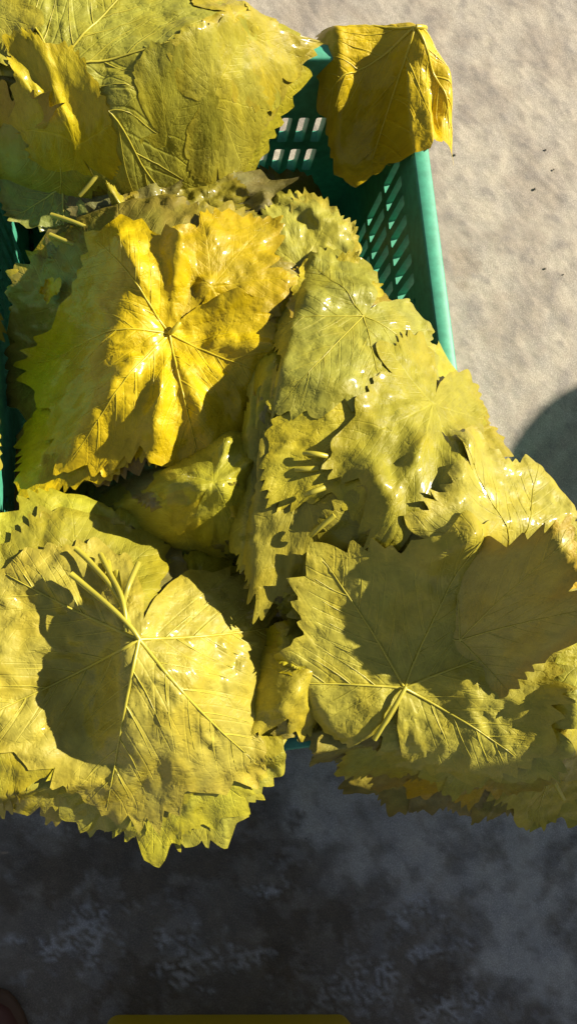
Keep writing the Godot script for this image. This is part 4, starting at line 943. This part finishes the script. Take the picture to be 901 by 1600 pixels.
func lathe(st: SurfaceTool, profile: Array, seg: int, c := Vector3.ZERO) -> void:
	for k in seg:
		var a := TAU * k / seg
		var b := TAU * (k + 1) / seg
		for i in profile.size() - 1:
			var p: Vector2 = profile[i]
			var q: Vector2 = profile[i + 1]
			quad(st, c + Vector3(cos(a) * p.x, p.y, sin(a) * p.x), c + Vector3(cos(a) * q.x, q.y, sin(a) * q.x), c + Vector3(cos(b) * q.x, q.y, sin(b) * q.x), c + Vector3(cos(b) * p.x, p.y, sin(b) * p.x))

# ---------------------------------------------------------------- ground
func blob(x: float, z: float, cx: float, cz: float, rx: float, rz: float, n: float) -> float:
	var d := sqrt(((x - cx) / rx) ** 2 + ((z - cz) / rz) ** 2)
	return smoothstep(1.25, 0.75, d + n * 0.9)

func build_ground() -> void:
	var st := start()
	st.set_smooth_group(0)
	var x0 := -0.56
	var z0 := -0.80
	var cell := 0.004
	var nx := 350
	var nz := 425
	var dry := Color(.49, .435, .355)
	var tan_c := Color(.40, .345, .28)
	var damp := Color(.50, .48, .47)
	var wet := Color(.14, .11, .082)
	var lime := Color(.46, .46, .49)
	for j in nz + 1:
		var z := z0 + j * cell
		for i in nx + 1:
			var x := x0 + i * cell
			var n1 := noise_b.get_noise_2d(x * 0.23, z * 0.23)
			var n2 := noise_b.get_noise_2d(x * 0.7 + 9.0, z * 0.7)
			var n3 := noise_c.get_noise_2d(x * 1.1, z * 1.1 + 5.0)
			var n4 := noise_c.get_noise_2d(x * 0.45 + 3.0, z * 0.45)
			var c := dry.lerp(tan_c, clampf(0.34 + n1 * 1.7 + n2 * 0.8 + n4 * 0.4, 0.0, 1.0))
			var front := smoothstep(0.22, 0.42, z + n1 * 0.10 - x * 0.10)
			c = c.lerp(damp, front * 0.85)
			var soak := smoothstep(0.33, 0.42, z - maxf(0.0, x) * 0.9 + n1 * 0.10 + n2 * 0.05)
			soak = maxf(soak * 0.9, 0.0)
			var w2 := smoothstep(-0.25, 0.65, n2 * 0.6 + n1 * 0.9 + n4 * 0.3 + 0.05) * smoothstep(0.40, 0.50, z)
			c = c.lerp(wet, clampf(maxf(soak, w2 * 0.85), 0.0, 1.0) * 0.92)
			var lm := smoothstep(0.16, 0.30, n4 * 0.7 + n3 * 0.35 + n1 * 0.9 - 0.14) * smoothstep(0.40, 0.46, z)
			c = c.lerp(lime, lm * 0.22)
			if z > 0.35:
				for q in DAMP_PATCHES:
					c = c.lerp(wet, 0.8 * blob(x, z, q.x, q.y, q.z, q.w, n2 + n3 * 0.35))
				for q in PALE_PATCHES:
					c = c.lerp(lime, 0.75 * blob(x, z, q.x, q.y, q.z, q.w, n2 * 1.3 + n3 * 0.8) * smoothstep(-0.25, 0.2, n3))
			c = c.lerp(wet * 2.2, blob(x, z, SPOT.x, SPOT.y, 0.022, 0.024, n2) * 0.55)
			c = c.lerp(Color(.28, .25, .22), 0.5 * smoothstep(0.25, 0.5, n2 - n4 * 0.5))
			var sc := absf((x - SCRATCH.x) * SCRATCH_N.x + (z - SCRATCH.y) * SCRATCH_N.y + 0.004 * n2)
			c = c.lerp(Color(.27, .23, .19), 0.5 * exp(-sc * sc / 0.000012) * smoothstep(0.0, 0.25, n1 + 0.15))
			var k := 1.0 + 0.16 * n3
			st.set_color(Color(c.r * k, c.g * k, c.b * k))
			st.add_vertex(Vector3(x, 0.0012 * n2 + 0.0007 * n3, z))
	for j in nz:
		for i in nx:
			var k := j * (nx + 1) + i
			for q in [k, k + 1, k + nx + 2, k, k + nx + 2, k + nx + 1]:
				st.add_index(q)
	# the rest of the yard, out to the horizon
	var base := (nx + 1) * (nz + 1)
	var x1 := x0 + nx * cell
	var z1 := z0 + nz * cell
	st.set_color(dry.lerp(tan_c, 0.35))
	for p in [Vector2(x0, z0), Vector2(x1, z0), Vector2(x1, z1), Vector2(x0, z1), Vector2(-60, -60), Vector2(60, -60), Vector2(60, 60), Vector2(-60, 60)]:
		st.add_vertex(Vector3(p.x, 0, p.y))
	for k in 4:
		var k2 := (k + 1) % 4
		for q in [base + k, base + 4 + k, base + 4 + k2, base + k, base + 4 + k2, base + k2]:
			st.add_index(q)
	st.generate_normals()
	var m := StandardMaterial3D.new()
	m.vertex_color_use_as_albedo = true
	m.roughness = 0.85
	m.uv1_triplanar = true
	m.uv1_world_triplanar = true
	m.uv1_scale = Vector3(1.7, 1.7, 1.7)
	var n := 1024
	var fine := FastNoiseLite.new()
	fine.seed = 21
	fine.frequency = 0.24
	fine.fractal_octaves = 4
	fine.fractal_gain = 0.7
	var d1 := fine.get_seamless_image(n, n, false, false, 0.1, true).get_data()
	var pits := FastNoiseLite.new()
	pits.seed = 5
	pits.noise_type = FastNoiseLite.TYPE_CELLULAR
	pits.cellular_return_type = FastNoiseLite.RETURN_DISTANCE
	pits.frequency = 0.035
	var d2 := pits.get_seamless_image(n, n, false, false, 0.1, false).get_data()
	var broad := FastNoiseLite.new()
	broad.seed = 31
	broad.frequency = 0.012
	broad.fractal_octaves = 5
	var d3 := broad.get_seamless_image(n, n, false, false, 0.1, true).get_data()
	var col := PackedByteArray()
	col.resize(n * n * 3)
	var hgt := PackedByteArray()
	hgt.resize(n * n)
	for i in n * n:
		var f := d1[i] / 255.0 - 0.5
		var b := d3[i] / 255.0 - 0.5
		var pit := clampf((20.0 - d2[i]) / 14.0, 0.0, 1.0) * (1.0 if b > 0.02 else 0.0)
		var v := 212.0 + 80.0 * f + 36.0 * b - 75.0 * pit
		if f > 0.24:
			v += 22.0
		col[i * 3] = int(clampf(v, 0.0, 255.0))
		col[i * 3 + 1] = int(clampf(v - 3.0 * b, 0.0, 255.0))
		col[i * 3 + 2] = int(clampf(v - 12.0 * b, 0.0, 255.0))
		hgt[i] = int(clampf(128.0 + 110.0 * f + 40.0 * b - 70.0 * pit, 0.0, 255.0))
	var ci := Image.create_from_data(n, n, false, Image.FORMAT_RGB8, col)
	var hi := Image.create_from_data(n, n, false, Image.FORMAT_L8, hgt)
	hi.convert(Image.FORMAT_RGBA8)
	hi.bump_map_to_normal_map(3.0)
	m.albedo_texture = ImageTexture.create_from_image(ci)
	m.normal_enabled = true
	m.normal_texture = ImageTexture.create_from_image(hi)
	m.normal_scale = 0.3
	var g := part("ground", st, m, self)
	g.set_meta("kind", "structure")

const SCRATCH := Vector2(0.375, -0.436)
const SCRATCH_N := Vector2(0.729, -0.684)
const PALE_PATCHES := [Vector4(-0.188, 0.521, 0.045, 0.028), Vector4(-0.016, 0.569, 0.030, 0.012), Vector4(0.018, 0.500, 0.021, 0.010), Vector4(0.189, 0.550, 0.025, 0.016), Vector4(0.187, 0.595, 0.018, 0.009), Vector4(0.113, 0.621, 0.052, 0.027), Vector4(0.241, 0.597, 0.022, 0.012), Vector4(-0.253, 0.511, 0.019, 0.007), Vector4(-0.068, 0.560, 0.034, 0.030), Vector4(0.213, 0.662, 0.045, 0.019)]
const DAMP_PATCHES := [Vector4(0.035, 0.533, 0.030, 0.041), Vector4(-0.106, 0.440, 0.127, 0.045), Vector4(0.030, 0.576, 0.027, 0.019), Vector4(-0.223, 0.456, 0.067, 0.019), Vector4(0.201, 0.632, 0.030, 0.030), Vector4(-0.118, 0.579, 0.045, 0.030), Vector4(0.092, 0.545, 0.019, 0.018)]
const SPOT := Vector2(0.347, -0.217)

func pebble(at: Vector3, r: float, label: String) -> void:
	var st := start()
	st.set_smooth_group(0)
	var rows := []
	for j in 7:
		var ring := PackedVector3Array()
		for i in 10:
			var a := TAU * i / 10.0
			var b := PI * j / 6.0
			var d := Vector3(cos(a) * sin(b), cos(b) * 0.6, sin(a) * sin(b))
			ring.append(d * r * (1.0 + 0.5 * noise_b.get_noise_3d(d.x * 0.05 + at.x, d.y * 0.05, d.z * 0.05)))
		rows.append(ring)
	for j in 6:
		for i in 10:
			quad(st, rows[j][i], rows[j][(i + 1) % 10], rows[j + 1][(i + 1) % 10], rows[j + 1][i])
	st.index()
	st.generate_normals()
	var m := StandardMaterial3D.new()
	m.albedo_color = Color(0.42, 0.39, 0.35)
	m.roughness = 0.9
	var o := part(numbered("pebble"), st, m, self)
	o.position = at
	o.set_meta("label", label)
	o.set_meta("category", "stone")
	o.set_meta("group", "loose grit on the concrete")

# ---------------------------------------------------------------- small things at the picture's edge
func build_tub() -> void:
	var at := Vector3(TUB.x, 0, TUB.y)
	var o := thing("plastic_tub", "yellow plastic tub whose rim just shows at the bottom edge of the picture", "tub", at)
	o.rotation.y = -0.17
	var m := StandardMaterial3D.new()
	m.albedo_color = Color(0.80, 0.66, 0.06)
	m.roughness = 0.4
	var prof := [Vector2(-0.018, 0.0), Vector2(0.0, 0.13), Vector2(0.010, 0.131), Vector2(0.010, 0.124), Vector2(0.0075, 0.124), Vector2(0.0075, 0.1275), Vector2(-0.003, 0.126), Vector2(-0.021, 0.004), Vector2(-0.10, 0.004)]
	var body := start()
	var rimst := start()
	body.set_smooth_group(0)
	rimst.set_smooth_group(0)
	var loop := []
	for q in 4:
		var c := Vector3(TUB_HALF.x * [1.0, -1.0, -1.0, 1.0][q], 0, TUB_HALF.y * [1.0, 1.0, -1.0, -1.0][q])
		for k in 7:
			var a := PI * 0.5 * (q + k / 6.0)
			loop.append([c, Vector3(cos(a), 0, sin(a))])
	for i in loop.size():
		var a: Array = loop[i]
		var b: Array = loop[(i + 1) % loop.size()]
		for k in prof.size() - 1:
			var p: Vector2 = prof[k]
			var q: Vector2 = prof[k + 1]
			var st := rimst if k >= 1 and k <= 4 else body
			quad(st, a[0] + a[1] * maxf(0.0, 0.03 + p.x) + Vector3(0, p.y, 0), a[0] + a[1] * maxf(0.0, 0.03 + q.x) + Vector3(0, q.y, 0), b[0] + b[1] * maxf(0.0, 0.03 + q.x) + Vector3(0, q.y, 0), b[0] + b[1] * maxf(0.0, 0.03 + p.x) + Vector3(0, p.y, 0))
	body.index()
	body.generate_normals()
	rimst.index()
	rimst.generate_normals()
	part("body", body, m, o)
	part("rim", rimst, m, o)

const TUB := Vector2(-0.045, 0.704)
const TUB_HALF := Vector2(0.12, 0.07)
const SHOE := Vector2(-0.285, 0.600)

func build_shoe() -> void:
	var o := thing("slipper", "dark maroon ribbed rubber slipper toe at the bottom left corner", "slipper", Vector3(SHOE.x, 0, SHOE.y))
	o.rotation.y = -0.12
	var m := StandardMaterial3D.new()
	m.albedo_color = Color(0.33, 0.18, 0.15)
	m.roughness = 0.6
	var ms := StandardMaterial3D.new()
	ms.albedo_color = Color(0.36, 0.26, 0.20)
	ms.roughness = 0.7
	var up := start()
	up.set_smooth_group(0)
	var rows := []
	for j in 15:
		var t := j / 14.0
		var z := -0.045 + t * 0.20
		var w := 0.046 * sqrt(maxf(0.0, 1.0 - pow(1.0 - minf(1.0, t / 0.5), 2.2)))
		var h := 0.012 + 0.040 * smoothstep(0.0, 0.6, t)
		var ring := PackedVector3Array()
		for i in 25:
			var a := PI * i / 24.0
			var rib := 0.0022 * (1.0 if sin(a * 13.0) > 0.0 else 0.0) * smoothstep(0.1, 0.3, t)
			ring.append(Vector3(-cos(a) * (w + rib), 0.008 + sin(a) * (h + rib), z))
		rows.append(ring)
	for j in 14:
		for i in 24:
			quad(up, rows[j][i], rows[j][i + 1], rows[j + 1][i + 1], rows[j + 1][i])
	up.index()
	up.generate_normals()
	part("upper", up, m, o)
	var sole := start()
	sole.set_smooth_group(0)
	var edge := []
	for j in 29:
		var t := j / 28.0
		edge.append(Vector2(0.051 * sqrt(maxf(0.0, 1.0 - pow(1.0 - minf(1.0, t / 0.5), 2.2))), -0.051 + t * 0.206))
	for j in 28:
		for s in [-1.0, 1.0]:
			var a := Vector3(s * edge[j].x, 0.001, edge[j].y)
			var b := Vector3(s * edge[j + 1].x, 0.001, edge[j + 1].y)
			var h := Vector3(0, 0.011, 0)
			quad(sole, a, b, b + h, a + h)
			quad(sole, a + h, b + h, Vector3(0, 0.012, b.z), Vector3(0, 0.012, a.z))
	sole.generate_normals()
	part("sole", sole, ms, o)

const DRUMS := [[1.822, -0.150, 0.19, 1.00, "tall grey brine drum with black lid standing out of the picture at the right"]]
func build_shade() -> void:
	# what stands out of the picture on the right and throws the shade on the concrete
	var m := StandardMaterial3D.new()
	m.albedo_color = Color(0.55, 0.57, 0.60)
	m.roughness = 0.45
	var ml := StandardMaterial3D.new()
	ml.albedo_color = Color(0.16, 0.16, 0.17)
	ml.roughness = 0.5
	for row in DRUMS:
		var r: float = row[2]
		var h: float = row[3]
		var d := thing("brine_drum", row[4], "drum", Vector3(row[0], 0, row[1]))
		var st := start()
		st.set_smooth_group(0)
		lathe(st, [Vector2(0, 0), Vector2(r * 0.9, 0), Vector2(r * 0.97, 0.02), Vector2(r, h * 0.35), Vector2(r * 0.97, h * 0.38), Vector2(r * 0.97, h * 0.42), Vector2(r, h * 0.45), Vector2(r, h * 0.85), Vector2(r * 0.97, h * 0.95), Vector2(r * 0.9, h * 0.97)], 40)
		st.index()
		st.generate_normals()
		part("body", st, m, d)
		var lid := start()
		lid.set_smooth_group(0)
		lathe(lid, [Vector2(r * 0.95, h * 0.95), Vector2(r * 0.985, h * 0.955), Vector2(r * 0.985, h * 0.99), Vector2(r * 0.95, h), Vector2(r * 0.7, h), Vector2(r * 0.66, h - 0.008), Vector2(0, h - 0.008)], 40)
		lid.index()
		lid.generate_normals()
		part("lid", lid, ml, d)
	for row in TABLES:
		var t := thing("folding_table", row[4], "table", Vector3(row[0], 0, row[1]))
		var w: float = row[2]
		var l: float = row[3]
		var top := start()
		top.set_smooth_group(-1)
		box(top, Vector3(w * 0.5, 0.89, l * 0.5), Vector3(w, 0.03, l))
		top.generate_normals()
		part("table_top", top, m, t)
		for sx in [w * 0.3, w - 0.06]:
			for sz in [0.06, l - 0.06]:
				var lg := start()
				tube(lg, PackedVector3Array([Vector3(sx, 0, sz), Vector3(sx, 0.44, sz), Vector3(sx, 0.876, sz)]), 0.014, 0.014, 10)
				lg.generate_normals()
				part("leg", lg, ml, t)

const TABLES := [[0.85, 0.174, 1.05, 1.3, "long folding table out of the picture at the lower right"], [1.15, -0.05, 0.45, 0.262, "small folding table between the drum and the long table, out of the picture"]]
# ---------------------------------------------------------------- scene
func _ready() -> void:
	var cam := Camera3D.new()
	cam.name = "camera"
	cam.fov = 65.0
	cam.near = 0.02
	cam.far = 200.0
	cam.transform = Transform3D(Basis(Vector3(0.98366, 0.14797, 0.10253), Vector3(0.08387, 0.12728, -0.98831), Vector3(-0.15929, 0.98077, 0.11279)).orthonormalized(), Vector3(-0.06305, 0.93929, 0.18648))
	add_child(cam)
	cam.current = true
	var env := Environment.new()
	env.background_mode = Environment.BG_SKY
	var sky := Sky.new()
	var sm := ProceduralSkyMaterial.new()
	sm.sky_top_color = Color(0.50, 0.55, 0.62)
	sm.sky_horizon_color = Color(0.70, 0.74, 0.79)
	sm.ground_bottom_color = Color(0.32, 0.30, 0.27)
	sm.ground_horizon_color = Color(0.62, 0.66, 0.70)
	sm.sky_energy_multiplier = 0.64
	sm.ground_energy_multiplier = 0.64
	sky.sky_material = sm
	env.sky = sky
	env.ambient_light_source = Environment.AMBIENT_SOURCE_SKY
	env.tonemap_mode = Environment.TONE_MAPPER_LINEAR
	env.tonemap_exposure = 2.0
	env.sdfgi_enabled = true
	env.ssao_enabled = true
	env.ssil_enabled = true
	var we := WorldEnvironment.new()
	we.name = "environment"
	we.environment = env
	add_child(we)
	var sun := DirectionalLight3D.new()
	sun.name = "sun"
	sun.light_energy = 1.55
	sun.light_color = Color(1.0, 0.96, 0.88)
	sun.light_angular_distance = 0.5
	sun.shadow_enabled = true
	var el := deg_to_rad(37.0)
	var to_sun := Vector3(cos(el) * 0.978, sin(el), -cos(el) * 0.208)
	sun.look_at_from_position(to_sun, Vector3.ZERO, Vector3.UP)
	add_child(sun)

	noise_a.seed = 3
	noise_a.frequency = 28.0
	noise_a.fractal_octaves = 3
	noise_b.seed = 7
	noise_b.frequency = 38.0
	noise_b.fractal_octaves = 3
	noise_c.seed = 13
	noise_c.frequency = 95.0
	noise_c.fractal_octaves = 3
	set_tones()

	green_mat = StandardMaterial3D.new()
	green_mat.albedo_color = Color(0.30, 0.65, 0.54)
	green_mat.roughness = 0.5
	green_mat.cull_mode = BaseMaterial3D.CULL_DISABLED
	var wear := FastNoiseLite.new()
	wear.seed = 8
	wear.frequency = 0.03
	wear.fractal_octaves = 5
	wear.fractal_gain = 0.65
	var wd := wear.get_seamless_image(256, 256, false, false, 0.1, true).get_data()
	var wc := PackedByteArray()
	wc.resize(256 * 256 * 3)
	for i in 256 * 256:
		var v := 236.0 + 60.0 * (wd[i] / 255.0 - 0.5)
		wc[i * 3] = int(clampf(v + (14.0 if wd[i] > 178 else 0.0), 0.0, 255.0))
		wc[i * 3 + 1] = int(clampf(v, 0.0, 255.0))
		wc[i * 3 + 2] = int(clampf(v - 6.0, 0.0, 255.0))
	green_mat.albedo_texture = ImageTexture.create_from_image(Image.create_from_data(256, 256, false, Image.FORMAT_RGB8, wc))
	green_mat.uv1_triplanar = true
	green_mat.uv1_scale = Vector3(9, 9, 9)
	var tex := leaf_textures()
	leaf_mat = StandardMaterial3D.new()
	leaf_mat.vertex_color_use_as_albedo = true
	leaf_mat.albedo_texture = tex[0]
	leaf_mat.normal_enabled = true
	leaf_mat.normal_texture = tex[1]
	leaf_mat.normal_scale = 1.5
	leaf_mat.roughness = 0.5
	leaf_mat.metallic_specular = 0.35
	leaf_mat.cull_mode = BaseMaterial3D.CULL_DISABLED
	leaf_mat.backlight_enabled = true
	leaf_mat.backlight = Color(0.10, 0.075, 0.005)
	leaf_mat.clearcoat_enabled = true
	leaf_mat.clearcoat = 0.3
	leaf_mat.clearcoat_roughness = 0.14
	stalk_mat = StandardMaterial3D.new()
	stalk_mat.vertex_color_use_as_albedo = true
	stalk_mat.roughness = 0.35
	stalk_mat.cull_mode = BaseMaterial3D.CULL_DISABLED

	build_ground()
	build_shade()
	build_crate()
	for i in CTRL.size():
		bake_surface(i)
	for row in LEAVES:
		build_leaf(row)
	build_tub()
	build_shoe()
	var pr := RandomNumberGenerator.new()
	pr.seed = 77
	for i in 14:
		pebble(Vector3(pr.randf_range(0.30, 0.55), 0.0015, pr.randf_range(-0.55, 0.15)), pr.randf_range(0.0008, 0.0018), "tiny loose bit of grit on the sunlit concrete beside the crate")
